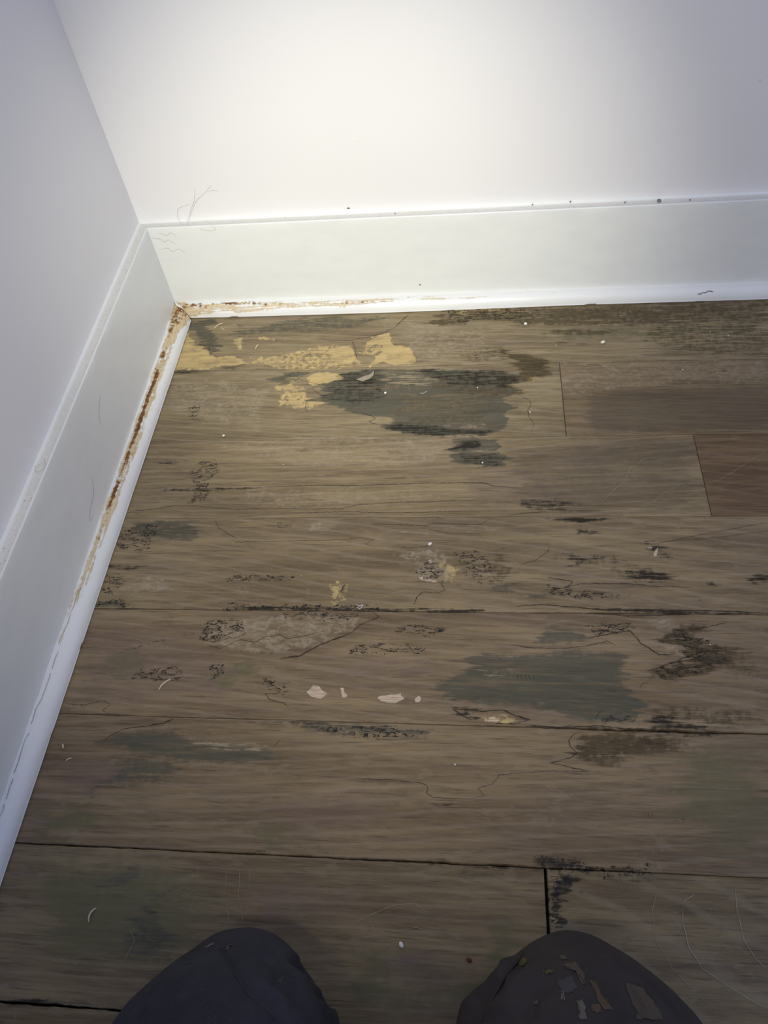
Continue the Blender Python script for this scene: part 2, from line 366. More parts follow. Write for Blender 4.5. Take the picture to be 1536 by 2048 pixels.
# ------------------------------------------------------------------ floor: stains and cracks as traced on the boards (0.1 mm)
STAINS="""
tan|6|0.9|279,-403 408,-523 473,-749 559,-863 750,-936 851,-1100 998,-1159 1194,-1134 1357,-1214 1471,-1322 1386,-1381 1135,-1372 995,-1408 761,-1451 510,-1422 365,-1438 351,-1282 327,-853
tan|5|0.5|1135,-777 1303,-785 1269,-892 1347,-1034 1234,-1030 1177,-920
tan|5|0.4|1451,-769 1757,-804 1765,-858 1503,-858
tan|9|0.32|1444,-1165 1745,-1208 1955,-1142 2164,-1066 2447,-993 2737,-984 2920,-1012 2983,-1151 3027,-1327 3100,-1431 2858,-1482 2642,-1445 2507,-1511 2219,-1481 1928,-1450 1700,-1381 1506,-1313
tan|4|0.8|2515,-1080 2810,-987 2920,-1012 2983,-1151 3027,-1327 2848,-1381 2657,-1252
tan|4|0.9|3030,-1027 3144,-926 3252,-824 3371,-765 3463,-726 3505,-835 3507,-984 3623,-1020 3724,-1055 3802,-1203 3845,-1407 3673,-1431 3434,-1402 3321,-1388 3209,-1485 3152,-1382 3261,-1233 3346,-1134 3374,-1031 3258,-1005 3141,-1063
tan|12|0.3|3027,-996 3464,-747 3516,-1015 3362,-1165 3192,-1262 3077,-1154
tan|4|0.9|2375,-1586 2511,-1541 2759,-1549 2822,-1621 2807,-1679 2675,-1753 2540,-1788 2437,-1804 2372,-1734 2398,-1656
tan|8|0.4|1876,-1817 2032,-1674 2217,-1729 2339,-1859 2464,-2025 2709,-2061 2682,-2125 2587,-2188 2425,-2258 2247,-2207 2102,-2157 2005,-2201 2004,-2060 2039,-1966
tan|3|0.7|2395,-2024 2638,-2040 2711,-2079 2621,-2189 2459,-2148
tan|6|0.45|5188,-1726 5321,-1683 5498,-1708 5466,-1830 5315,-1854 5199,-1793
tan|6|0.3|3302,-1792 3506,-1769 3713,-1804 3952,-1850 3968,-1926 3788,-1949 3515,-1913 3362,-1870
tan|6|0.3|4333,-315 4586,-283 5019,-294 5374,-367 5355,-477 5015,-493 4658,-487 4406,-408
tan|5|0.35|4227,-4656 4367,-4628 4470,-4774 4400,-4938 4289,-4907 4314,-4775
tan|7|0.2|3025,-4950 3192,-4916 3229,-5175 3127,-5277 3025,-5209
tan|5|0.3|4683,-6437 4890,-6416 5058,-6473 5130,-6501 4935,-6537 4741,-6528
slate|5|1|2813,-1531 3209,-1485 3815,-1515 4811,-1569 5212,-1602 5252,-1776 5226,-1963 5131,-2080 5170,-2263 5080,-2500 4925,-2670 4823,-2753 4546,-2774 4165,-2758 3870,-2735 3628,-2687 3430,-2640 3296,-2593 3509,-2554 3597,-2494 3462,-2437 3280,-2397 3142,-2340 3002,-2272 2817,-2240 2653,-2171 2573,-2076 2656,-2012 2543,-1817 2446,-1766 2672,-1724 2806,-1669
slate|5|1|4295,-2888 4464,-2832 4590,-2791 4966,-2807 5025,-2925 5051,-3131 4974,-3290 4743,-3295 4591,-3245 4455,-3163 4373,-3097 4416,-3040 4278,-2996 4371,-2939
slate|12|0.8|4542,-5684 4697,-5756 5025,-5795 5209,-5780 5536,-5739 5743,-5735 6075,-5712 6115,-5801 6113,-5949 6200,-6039 6230,-6197 6261,-6331 6206,-6505 6109,-6538 5891,-6514 5721,-6519 5489,-6440 5329,-6378 5008,-6366 4694,-6369 4396,-6356 4194,-6309 4182,-6239 4355,-6055 4579,-5911 4646,-5814
slate|12|0.7|791,-6860 1024,-6743 1328,-6702 1594,-6684 1904,-6783 2564,-6849 2730,-6948 2490,-7040 1857,-7063 1633,-7026 1227,-6979 1029,-6909
slate|18|0.4|1120,-7008 1661,-6990 1693,-7235 1252,-7299 781,-7437 977,-7237
slate|22|0.5|1239,-8279 1320,-8150 1450,-8017 1665,-7921 1692,-8027 1472,-8267
slate|22|0.42|1590,-8443 1754,-8273 2025,-8137 2020,-8219 1876,-8388 1968,-8579 1847,-8812 1631,-8674
slate|12|0.5|370,-4098 680,-4053 1198,-4092 1284,-4336 1150,-4431 887,-4373 512,-4337
slate|10|0.45|4420,-7837 4597,-7911 4815,-7889 4901,-7926 4727,-7982 4575,-7973
slate|5|0.9|1004,-1449 1154,-1393 1373,-1308 1534,-1345 1273,-1438
slate|6|0.6|327,-440 523,-335 831,-315 851,-798 1008,-1021 832,-1078 605,-897 522,-762 509,-561
slate|16|0.35|1770,-394 2672,-346 3421,-405 2852,-666 1817,-708 1225,-770 982,-694
slate|8|0.5|375,-5307 380,-5222 608,-5179 817,-5242 807,-5295
slate|14|0.4|4866,-4934 5139,-4899 5186,-5089 4918,-5092
slate|8|0.7|1817,-1667 2010,-1524 2403,-1527 2235,-1601 2150,-1756 2269,-1857 2405,-1832 2365,-1956 2198,-1855 1972,-1751
slate|14|0.5|5136,-5690 5431,-5451 5838,-5504 5924,-5675 5517,-5717
slate|10|0.7|6638,-5548 6858,-5533 6872,-5629 6765,-5687 6646,-5661
slate|12|0.4|2895,-6566 3505,-6575 4155,-6606 4207,-6706 3518,-6728 2912,-6696
slate|10|0.55|4919,-5029 5348,-5056 5870,-5143 5238,-5120
bare|8|0.3|3250,-1566 3838,-1556 4857,-1668 5020,-1807 4188,-1857 3371,-1794
bare|10|0.22|3857,-1998 4720,-2069 4881,-2247 4525,-2399 3677,-2397 3597,-2149
bare|8|0.25|4076,-2566 4654,-2526 4748,-2666 4336,-2727 4015,-2669
bare|6|0.35|4991,-1624 5394,-1541 5486,-1688 5054,-1770
bare|8|0.3|4528,-3041 4963,-2966 5022,-3049 4652,-3117
bare|8|0.2|1901,-6794 2627,-6832 2438,-6913 1817,-6884
bare|8|0.2|4696,-6009 5101,-5972 5048,-6039 4746,-6068
bare|7|0.4|4370,-407 5089,-375 5014,-526 4444,-542
bare|8|0.3|5366,-564 6274,-521 6399,-666 5430,-696
bare|7|0.35|6662,-5717 7106,-5686 7035,-5809 6589,-5884
dark|9|0.34|3837,-1536 4992,-1595 5255,-1700 5214,-1916 4853,-1905 4455,-1846 4049,-1719 3876,-1635
dark|8|0.5|3363,-2621 3684,-2513 4140,-2567 4843,-2685 4716,-2760 4146,-2766 3694,-2706
dark|14|0.22|2794,-1550 3351,-1519 3392,-2098 2994,-2180 2637,-2030
dark|8|0.6|4308,-2938 4527,-2833 4747,-2820 4715,-2962 4559,-3025 4372,-3022
dark|6|0.25|4435,-3040 4961,-3048 4957,-3250 4743,-3279 4529,-3180
dark|5|0.9|5359,-4056 5684,-4043 5967,-4036 6273,-4051 6130,-4093 5874,-4135 5566,-4107
dark|8|0.45|5783,-4227 5952,-4206 6087,-4240 5999,-4296 5834,-4282
dark|16|0.5|5615,-4635 5704,-4535 5946,-4580 6242,-4599 6211,-4632 5962,-4699 5689,-4740
dark|14|0.8|6144,-4763 6336,-4710 6599,-4727 6765,-4854 6623,-4937 6364,-4920 6164,-4827
dark|14|0.35|6485,-4364 6746,-4431 6776,-4596 6567,-4564
dark|8|0.6|7507,-4879 7647,-4815 7803,-4802 7776,-4926 7593,-4953
dark|4|0.5|1868,-5281 2322,-5249 2790,-5269 3504,-5272 3998,-5266 4700,-5269 4700,-5312 3837,-5317 3286,-5313 2503,-5317 1874,-5313
dark|4|0.55|5912,-5253 6275,-5236 6982,-5262 7658,-5265 7650,-5300 6976,-5298 6216,-5297
dark|12|0.75|6234,-6544 6326,-6406 6511,-6421 6780,-6478 6948,-6561 6669,-6594 6304,-6576
dark|7|0.9|5723,-6544 6121,-6552 6766,-6562 7125,-6580 6847,-6618 6440,-6592 6071,-6588
dark|5|0.8|5256,-7868 5416,-7913 5395,-7958 5325,-7997 5311,-8096 5349,-8152 5354,-8210 5308,-8269 5367,-8314 5263,-8342
dark|6|0.6|5256,-7868 5459,-7899 5382,-8093 5390,-8283 5263,-8342
dark|6|0.8|4422,-6408 4545,-6394 4684,-6421 4668,-6504 4595,-6507 4472,-6458
dark|7|0.9|643,-9112 899,-9071 1074,-9061 1275,-9103 1095,-9121 651,-9133
dark|5|0.8|1377,-9104 1768,-9094 1775,-9119 1492,-9122
dark|4|0.9|384,-3158 718,-3137 1107,-3134 1112,-3160 662,-3187
dark|6|0.3|432,-3598 1212,-3564 2020,-3570 2026,-3610 1099,-3643
dark|5|0.9|350,-1437 757,-1431 944,-1447 772,-1503 365,-1499
dark|6|0.4|355,-4719 852,-4730 877,-4778 363,-4789
dark|6|0.4|5122,-7793 5297,-7752 5509,-7800 5719,-7830 5588,-7877 5248,-7852
dark|4|0.7|3058,-7794 3521,-7824 3975,-7837 4420,-7825 4685,-7854 5206,-7846 5226,-7866 4684,-7875 4199,-7860 3523,-7845
dark|9|0.22|5062,-3792 5530,-3757 5867,-3870 5804,-3957 5289,-3940
dark|5|0.5|5104,-3784 5226,-3792 5213,-3830 5108,-3822
dark|4|0.5|3365,-5261 3834,-5268 4378,-5267 4379,-5298 3836,-5305
dark|6|0.5|4295,-6327 4395,-6287 4371,-6357
dark|5|0.5|7011,-4933 7143,-4913 7081,-4976
dark|5|0.5|2284,-6626 2693,-6599 3103,-6597 3907,-6604 4302,-6617 4303,-6637 3410,-6634
brown|10|0.55|4151,-329 5019,-305 6082,-315 6777,-328 7381,-425 7314,-656 6732,-735 6049,-756 5640,-684 5220,-719 5083,-605 4730,-534 4301,-623 4086,-613 3760,-598 3794,-534 4083,-503
brown|16|0.45|5306,-286 8715,-320 8630,-719 7728,-780 6726,-787 5362,-672
brown|22|0.3|6787,-241 8784,-280 8528,-1461 7620,-1427 7144,-1163 7067,-750
brown|5|0.6|4010,-500 4587,-505 4587,-614 4086,-635
brown|8|0.5|5425,-813 5980,-753 6589,-802 6510,-912 6035,-933 5698,-877
brown|5|0.4|5757,-1025 6173,-1062 6156,-1112 5767,-1086
brown|9|0.85|4898,-1174 5105,-1111 5271,-1239 5487,-1267 5716,-1366 5731,-1445 5610,-1597 5648,-1722 5470,-1755 5312,-1919 5179,-1980 5033,-1836 4875,-1764 5190,-1650 5107,-1511 5199,-1386
brown|12|0.3|4311,-1202 5003,-1076 5406,-1254 5131,-1404 4520,-1411
brown|10|0.4|4045,-1592 5256,-1662 5274,-2057 4720,-2133 4054,-1882
brown|14|0.3|3656,-2011 4720,-2041 4976,-2321 4590,-2577 3816,-2560 3544,-2376
brown|9|0.7|6637,-5450 6881,-5388 7046,-5385 7067,-5466 6955,-5542 7157,-5669 7215,-5723 7136,-5889 6901,-5948 6943,-5984 6708,-6080 6483,-6086 6232,-6055 6220,-6001 6428,-5888 6680,-5828 6719,-5699 6615,-5605
brown|12|0.75|5756,-6598 6350,-6580 6823,-6628 6677,-6715 6480,-6760 6273,-6847 6020,-6917 5843,-6961 5694,-6886 5664,-6748
brown|10|0.35|6190,-6369 6480,-6310 7264,-6339 7408,-6435 6950,-6547 6412,-6464
brown|10|0.3|6876,-5601 7306,-5649 7518,-5918 7232,-6031 6879,-5878
brown|6|0.7|4595,-6382 4684,-6411 4683,-6514 4619,-6516
brown|10|0.3|4789,-4538 4988,-4435 4978,-4836 4866,-4934 4702,-5031
brown|3|0.8|6304,-5077 6373,-5064 6364,-5095 6306,-5101
brown|3|0.6|6773,-5078 6804,-5071 6800,-5102 6769,-5102
brown|3|0.6|6905,-5113 6946,-5112 6937,-5137 6901,-5137
brown|3|0.7|4511,-8057 4541,-8047 4545,-8071 4515,-8077
brown|4|0.5|3856,-7737 3905,-7726 3903,-7764 3853,-7767
brown|4|0.4|5471,-8022 5514,-8008 5520,-8039 5477,-8049
brown|4|0.4|7649,-1704 7733,-1688 7724,-1744 7648,-1750
brown|4|0.4|7861,-1673 7943,-1667 7937,-1732 7855,-1739
brown|6|0.5|5255,-7729 5470,-7748 5723,-7790 6148,-7770 6225,-7815 5970,-7847 5718,-7847 5464,-7830
brown|5|0.4|5545,-7887 5925,-7877 6089,-7901 5919,-7933 5627,-7915
brown|4|0.6|274,-415 364,-327 437,-445 388,-646 336,-688
pale|12|0.4|1654,-5634 1786,-5446 2507,-5342 3011,-5335 3404,-5391 3308,-5545 3103,-5669 2792,-5793 2587,-5884 2256,-5862 1915,-5810 1763,-5753
pale|6|0.4|1981,-5719 2334,-5670 2991,-5641 3102,-5657 2792,-5793 2585,-5867 2197,-5840
pale|9|0.5|3767,-4563 3965,-4493 4251,-4492 4367,-4608 4453,-4741 4399,-4873 4262,-4939 4094,-4908 3947,-4745 3798,-4611
pale|10|0.45|548,-5074 623,-4904 887,-4868 1123,-4968 1177,-5067 956,-5136 661,-5152
pale|5|0.4|2673,-4117 2810,-4095 2966,-4139 2942,-4197 2765,-4226
pale|14|0.22|1747,-3655 2755,-3623 4111,-3672 4354,-3787 3147,-3819 2420,-3929 1845,-3851
pale|16|0.25|307,-1720 789,-1584 1840,-1815 1814,-2518 1124,-2503 591,-2307
pale|18|0.3|3572,-479 4729,-642 4865,-1070 4313,-1354 3831,-1386 3673,-1022
pale|14|0.2|2650,-2730 4210,-2793 4219,-3160 3474,-3272 2450,-3218 1334,-2863
pale|12|0.3|6416,-5330 6695,-5326 6644,-5502 6444,-5505
pale|10|0.35|6473,-5665 6675,-5633 6669,-5734 6508,-5765
pale|5|0.6|1648,-2851 1803,-2854 1813,-2914 1681,-2921
pale|5|0.4|3061,-3563 3215,-3549 3202,-3619 3078,-3618
pale|5|0.35|1100,-2036 1203,-2020 1269,-2248 1171,-2321
pale|10|0.25|3541,-4226 4937,-4156 4935,-4255 4130,-4283 3544,-4269
pale|3|0.6|3670,-4577 3738,-4563 3741,-4618 3678,-4618
pale|9|0.22|5797,-1457 8462,-1506 8371,-1929 7538,-1922 6592,-1967 5820,-2072
chip|2.5|1|2923,-6271 2992,-6187 3056,-6197 3087,-6240 3159,-6276 3072,-6338 2965,-6314
chip|2.5|1|3261,-6208 3308,-6207 3318,-6261 3362,-6287 3339,-6315 3298,-6321
chip|2.5|1|3646,-6307 3711,-6278 3863,-6264 3888,-6247 3905,-6284 3947,-6310 3844,-6366 3716,-6353
chip|2.5|1|4038,-6313 4072,-6269 4108,-6295 4095,-6343 4045,-6350
chip|3|0.45|4756,-6512 4815,-6459 4873,-6498 4863,-6529 4766,-6532
chip|2|0.6|6545,-4445 6614,-4451 6600,-4478 6558,-4471
chip|2|0.6|6615,-4524 6667,-4458 6673,-4491 6639,-4584 6598,-4577
chip|2|0.5|4113,-4643 4158,-4622 4155,-4696 4126,-4697
chip|3|0.5|4008,-4844 4262,-4920 4207,-4946 4039,-4909
olive|60|0.35|6431,-6660 7484,-6579 7237,-7688 6726,-7791 6450,-7433
olive|50|0.45|485,-7909 1648,-7857 2424,-8159 2382,-8633 1682,-8858 994,-8823 705,-8528
olive|20|0.4|591,-5836 1185,-5812 1357,-6056 1179,-6232 722,-6186
olive|18|0.4|1867,-5987 2268,-5932 2368,-6202 2218,-6262 1875,-6158
olive|25|0.4|340,-7502 940,-7454 1093,-7793 461,-7843
olive|30|0.45|3459,-8536 3840,-8478 4025,-8760 4436,-8807 4851,-8235 5233,-8139 4677,-9024 3753,-8986
olive|20|0.35|2548,-7551 3227,-7656 3237,-7743 2586,-7771
olive|18|0.4|5565,-787 8608,-821 8565,-1022 5555,-975
olive|14|0.4|2064,-317 2821,-331 2756,-440 2082,-454
olive|10|0.5|5840,-799 6456,-775 6378,-886 5970,-889
plum|45|0.4|467,-6953 1151,-6931 1486,-7218 1061,-7520 527,-7447
plum|60|0.3|2385,-7185 3939,-7175 3875,-7671 2860,-7716
plum|50|0.3|157,-5471 1641,-5573 2448,-6366 1035,-6513 458,-6418
plum|40|0.35|2922,-5964 4177,-5766 4392,-6098 3367,-6178
plum|50|0.35|2530,-7988 3540,-8023 3659,-8374 2980,-8524 2589,-8312
plum|20|0.35|3842,-8516 4347,-8451 4271,-8711 3938,-8694
plum|50|0.4|470,-8659 747,-8645 992,-9080 639,-9101
plum|30|0.3|4345,-3242 5559,-3258 5634,-3941 4591,-3864
dusk|25|0.5|6208,-2010 6592,-1967 7536,-1931 8512,-1952 8326,-2787 6078,-2760 5990,-2346
dusk|40|0.3|5025,-2925 7330,-2817 7273,-4004 5230,-3976
speck|5|0.8|1184,-3118 1318,-3120 1418,-3289 1319,-3452 1333,-3770 1109,-3832 1126,-3531 995,-3325
speck|6|0.8|330,-4301 513,-4151 823,-4114 851,-4226 761,-4374 807,-4554 590,-4555 382,-4483
speck|5|0.8|369,-4872 583,-4870 611,-4972 477,-5141 347,-5109
speck|5|0.8|352,-5228 608,-5179 801,-5230 815,-5282 361,-5300
speck|5|0.6|1787,-4861 2256,-4844 2669,-4867 2618,-4921 2216,-4958 1802,-4941
speck|7|0.8|1621,-5480 1812,-5433 2124,-5429 2159,-5625 2003,-5688 1735,-5754 1639,-5695
speck|5|1|948,-6094 1100,-6033 1218,-6059 1189,-6163 996,-6168
speck|6|0.6|1183,-6031 1456,-6007 1590,-6108 1497,-6179 1223,-6185
speck|6|0.4|1806,-5959 1995,-5938 2031,-6126 1872,-6147
speck|6|0.7|2504,-5323 2953,-5317 3400,-5348 3351,-5411 3023,-5446 2575,-5422
speck|5|0.6|1800,-5230 3612,-5233 3617,-5308 1818,-5320
speck|5|1|4004,-4744 4113,-4629 4200,-4696 4314,-4775 4261,-4894 4094,-4908 3979,-4831
speck|8|0.7|4394,-4540 4705,-4505 4788,-4639 4841,-4837 4702,-4967 4537,-4839
speck|7|0.65|3766,-5496 4168,-5471 4382,-5516 4173,-5620 3797,-5567
speck|7|0.65|3277,-5783 3483,-5691 3857,-5684 4150,-5737 4101,-5825 3863,-5801 3337,-5852
speck|7|0.5|5792,-5446 6255,-5409 6268,-5508 5881,-5590
speck|7|0.5|3004,-6626 3508,-6611 4204,-6620 4157,-6682 3569,-6741 3113,-6689
speck|7|0.7|5166,-7766 5342,-7733 5722,-7798 6230,-7782 6178,-7857 5712,-7903 5248,-7852
speck|6|0.8|5268,-7880 5458,-7911 5382,-8093 5390,-8283 5263,-8335
speck|6|0.4|722,-2103 919,-2127 969,-2427 785,-2386
speck|8|0.5|6655,-5432 7112,-5653 7168,-5872 6565,-6047 6380,-5997 6703,-5772
speck|8|0.5|4150,-284 5449,-260 5296,-561 4444,-575
speck|6|0.5|6801,-7375 6455,-7402 6323,-7421 6465,-7389
speck|8|0.35|5462,-4929 5775,-5020 6293,-5077 5870,-5143 5399,-5087
speck|8|0.5|6000,-6374 6230,-6429 6174,-6501 5847,-6480
speck|5|0.4|750,-5892 1643,-5585 1651,-5622 1051,-5736
speck|6|0.5|2510,-6087 2799,-6247 2702,-6304 2417,-6173
"""
LINES="""
dark|0.7|2429,-843 2618,-894 2873,-894 3123,-840 3335,-763 3508,-641
dark|1|3508,-641 3609,-481 3691,-373
dark|0.6|2896,-905 2960,-1045 3011,-1306
dark|0.8|3156,-2340 3314,-2398 3363,-2444 3273,-2478 3324,-2532 3522,-2554
dark|0.5|5272,-2103 5366,-2169 5375,-2259 5328,-2330 5341,-2462 5399,-2577 5375,-2679
dark|0.9|1957,-3578 2746,-3553 3247,-3565 4045,-3532 4741,-3523 4860,-3578 5185,-3619
dark|0.6|1277,-3871 1796,-3927 2294,-3914 3034,-3917 3272,-3857 3755,-3822 4945,-3791
dark|0.6|2304,-3982 3160,-3962 3704,-3979 4709,-3960
dark|0.7|404,-3937 647,-3923 955,-3862 1309,-3871
dark|0.6|3446,-4140 3773,-4154 4068,-4169 4213,-4133 4707,-4155 4824,-4069
dark|0.5|4128,-4226 4362,-4283 4707,-4283
dark|0.5|2365,-4392 3139,-4369 3313,-4334 3493,-4369 3380,-4425 3512,-4474
dark|0.6|3791,-4487 4079,-4465 4164,-4437
dark|0.8|3986,-5228 4009,-5134 4073,-5070 4265,-5068 4319,-5035 4279,-4971 4300,-4907
dark|1.3|3198,-4975 3152,-5079
dark|0.6|3152,-5079 3098,-5208
dark|1.5|2590,-5902 2801,-5863 3001,-5730 3208,-5637 3338,-5575
dark|1|3338,-5575 3412,-5483 3570,-5407 3611,-5376 3537,-5334
dark|0.6|1763,-5753 1912,-5798 2114,-5686 2286,-5713 2386,-5652 2548,-5619 2637,-5665 2825,-5626 3036,-5562
dark|1|5778,-5609 5934,-5572 6115,-5528 6243,-5508 6294,-5583 6335,-5656 6417,-5711 6497,-5776 6629,-5774 6669,-5734
dark|0.7|5029,-5692 5212,-5723 5516,-5728 5771,-5695 6004,-5628 6083,-5683
dark|0.7|5866,-5474 6073,-5441 6263,-5421 6195,-5486 5888,-5514
dark|0.9|5438,-4865 5571,-4896 5704,-4914 5674,-4958 5591,-5003
dark|0.8|5376,-5031 5591,-5003 5781,-4945 6309,-4940 6566,-4969 6927,-4978
dark|1.2|5074,-5233 5340,-5211 5705,-5237 6014,-5269 6477,-5257 7082,-5261 7654,-5283
dark|1|5906,-5313 6264,-5332 6873,-5311
dark|1|4422,-6408 4669,-6411 4718,-6431 4914,-6405
dark|1.5|4914,-6405 5034,-6463 5178,-6500
dark|0.8|5178,-6500 5032,-6545 4838,-6550
dark|1|4422,-6408 4521,-6478 4619,-6516
dark|0.8|914,-6825 1066,-6721 1193,-6696 1322,-6681
dark|1.3|1322,-6681 1493,-6639 1583,-6594
dark|0.5|362,-6465 557,-6471 790,-6421 869,-6463 792,-6520 859,-6561 1104,-6565
dark|0.7|5676,-6600 5575,-6638 5533,-6699 5547,-6761 5604,-6808 5539,-6863 5341,-6922 5419,-6929 5573,-6961 5704,-6984
dark|0.45|5704,-6984 5295,-6999 4867,-7047 4805,-7138 4666,-7180 4725,-7246 4591,-7279
dark|0.5|3505,-7134 3865,-7131 4151,-7153 4199,-7179 4191,-7240 4253,-7283 4564,-7280
dark|0.4|4213,-7335 4449,-7334 4366,-7351 4227,-7348
dark|0.7|2426,-6128 2497,-6171 2572,-6209 2652,-6251 2612,-6296 2490,-6293 2553,-6363 2672,-6387 2762,-6427
dark|0.5|2656,-6856 2730,-6778
dark|0.6|1510,-4077 1576,-4189 1705,-4278 1843,-4357
dark|0.6|1822,-4408 2365,-4392
dark|0.6|2166,-4168 2333,-4175 2464,-4153 2479,-4175 2367,-4197 2310,-4182 2302,-4131 2337,-4123 2361,-4197
dark|0.5|6260,-6144 6290,-6096 6353,-6089
dark|0.5|5800,-6482 5829,-6420 5881,-6378
dark|0.35|5074,-6022 5077,-6087
dark|0.35|5109,-6021 5111,-6087
dark|0.35|5149,-6020 5151,-6086
dark|0.35|5189,-6019 5191,-6085
dark|0.35|5229,-6019 5231,-6084
dark|0.25|5055,-5839 5058,-5895
dark|0.25|5090,-5839 5093,-5895
dark|0.25|5131,-5838 5134,-5894
dark|0.25|5166,-5837 5169,-5893
dark|0.3|6130,-7338 6129,-7381
dark|0.3|6161,-7337 6160,-7380
dark|0.3|6192,-7335 6190,-7379
dark|0.3|6222,-7334 6221,-7378
dark|0.5|5490,-4434 5457,-4529 5313,-4650 5146,-4704
dark|0.6|1034,-3350 1130,-3335 1162,-3269 1245,-3253 1265,-3187
dark|0.5|1103,-3808 1184,-3793 1179,-3832 1109,-3832
dark|0.4|527,-6461 602,-6525
dark|0.8|6540,-5885 6902,-5740 7271,-5705
dark|0.7|6335,-5972 6642,-5856 7041,-5776
dark|0.7|6425,-6023 6778,-5907 7125,-5846
dark|0.7|6669,-5501 6947,-5474 7207,-5400
dark|0.9|5127,-6567 5509,-6566 5818,-6541 6166,-6571
dark|0.7|5176,-6550 5413,-6583 5606,-6538
dark|0.5|2625,-7865 2665,-7820 2735,-7821 2742,-7803
dark|0.6|7634,-4803 7721,-4827 7660,-4878 7786,-4877
dark|0.8|5598,-1450 5796,-1467
dark|0.6|2056,-1595 2155,-1539 2355,-1546 2239,-1631 2191,-1699 2099,-1647
dark|0.5|2387,-2127 2388,-2239 2443,-2295
dark|0.6|480,-849 600,-875 797,-981 863,-1122 987,-1179
dark|0.5|1956,-1642 2245,-1681 2540,-1788 2423,-1862 2711,-2079
dark|0.6|5056,-4012 5547,-3956 6087,-3958
dark|0.5|6585,-4431 7143,-4295 7902,-4124
dark|0.4|6808,-4377 7351,-4329 7877,-4240
dark|0.5|5350,-3882 6543,-3894
light|0.8|6372,-8078 6352,-8207 6371,-8393 6448,-8538 6638,-8658 6821,-8758 6917,-8795
light|0.7|6478,-7999 6398,-8042 6372,-8078
light|0.8|6826,-7909 6805,-8105 6814,-8322 6884,-8454 6973,-8536
light|0.5|6179,-7975 6116,-8140 6112,-8345 6217,-8551 6356,-8702 6508,-8833
light|0.6|6120,-3849 6251,-3672 6396,-3553 6475,-3371 6653,-3193 6816,-3156
light|0.4|6658,-3873 6851,-3692 7098,-3545
light|0.5|5146,-3010 5515,-2958 6070,-2860
light|0.5|3573,-8378 3761,-8284 3951,-8203 4124,-8179 4257,-8266
light|0.4|3584,-8492 3837,-8441 4132,-8368 4430,-8402
light|0.5|1651,-8748 1700,-8593 1634,-8519
light|0.4|2415,-7993 2431,-8199 2521,-8433
light|0.4|2527,-7967 2558,-8193 2646,-8427
light|0.4|2619,-7963 2651,-8148
light|0.35|1883,-8226 2053,-8156 2176,-8191 2139,-8335 1998,-8322
light|0.4|682,-5651 1108,-5735 1531,-5847
light|0.4|7320,-3569 7498,-3511 8130,-3057
light|0.5|6530,-1956 7536,-1931 8367,-1947
light|0.4|3770,-6002 4079,-5939 4231,-5822
light|0.4|4929,-6806 5350,-6840
light|0.6|669,-2790 1724,-2783 4337,-2804
light|0.6|422,-4052 1315,-4047 2559,-4042
light|0.5|2679,-4020 4358,-4032 5286,-4020
light|0.5|3103,-6602 3708,-6605
light|0.5|1326,-6591 2484,-6584 2896,-6577
light|0.5|795,-4504 1308,-4587 1701,-4725
light|0.5|75,-5212 83,-5219
"""

def parse(t): return np.array([[float(q) for q in p.split(',')] for p in t.split()]) * 1e-4
stains = []
for ln in STAINS.strip().split('\n'):
    c, s, cap, pl = ln.split('|'); stains.append((c, float(s) * 1e-3, float(cap), parse(pl)))
CLASSES = ['tan', 'slate', 'bare', 'dark', 'brown', 'pale', 'chip', 'olive', 'plum', 'dusk', 'speck']
def sdf(P, Q):
    """signed distance (positive inside) of points P to polygon Q"""
    d = np.full(len(P), 1e9); ins = np.zeros(len(P), bool)
    for a, b in zip(Q, np.roll(Q, -1, 0)):
        e = b - a; w = P - a; t = np.clip((w @ e) / max(e @ e, 1e-12), 0, 1)
        d = np.minimum(d, ((w - t[:, None] * e) ** 2).sum(1))
        c = (a[1] > P[:, 1]) != (b[1] > P[:, 1])
        if c.any():
            xi = a[0] + (P[:, 1] - a[1]) / (b[1] - a[1] if b[1] != a[1] else 1e-12) * e[0]
            ins ^= c & (P[:, 0] < xi)
    return np.where(ins, 1, -1) * np.sqrt(d)
def vnoise(x, y, seed):
    r = np.random.RandomState(seed); tab = r.uniform(-1, 1, (256, 256))
    i = np.floor(x).astype(int); j = np.floor(y).astype(int); u = x - i; v = y - j
    u = u * u * (3 - 2 * u); v = v * v * (3 - 2 * v); i0, i1, j0, j1 = i % 256, (i + 1) % 256, j % 256, (j + 1) % 256
    return (tab[i0, j0] * (1 - u) + tab[i1, j0] * u) * (1 - v) + (tab[i0, j1] * (1 - u) + tab[i1, j1] * u) * v
WARP = {'tan': (.006, .0036), 'slate': (.020, .0024), 'dark': (.015, .0012), 'brown': (.022, .0022), 'pale': (.010, .004), 'bare': (.018, .0022), 'chip': (.0008, .0004), 'olive': (.02, .012), 'plum': (.02, .012), 'dusk': (.02, .004), 'speck': (.004, .002)}
def warp(P, c):
    ax, ay = WARP[c]; x, y = P[:, 0], P[:, 1]
    dx = vnoise(x * 9, y * 430, 1) * .55 + vnoise(x * 14, y * 150, 2) * .5 + vnoise(x * 25, y * 60, 3) * .45
    dy = vnoise(x * 45, y * 45, 4) * .6 + vnoise(x * 130, y * 130, 5) * .45 + vnoise(x * 330, y * 330, 6) * .25
    if c in ('tan', 'pale', 'chip', 'speck'): dx = dx * .4 + .6 * (vnoise(x * 60, y * 60, 7) + .6 * vnoise(x * 170, y * 170, 8))
    return P + np.stack([dx * ax, dy * ay], 1)
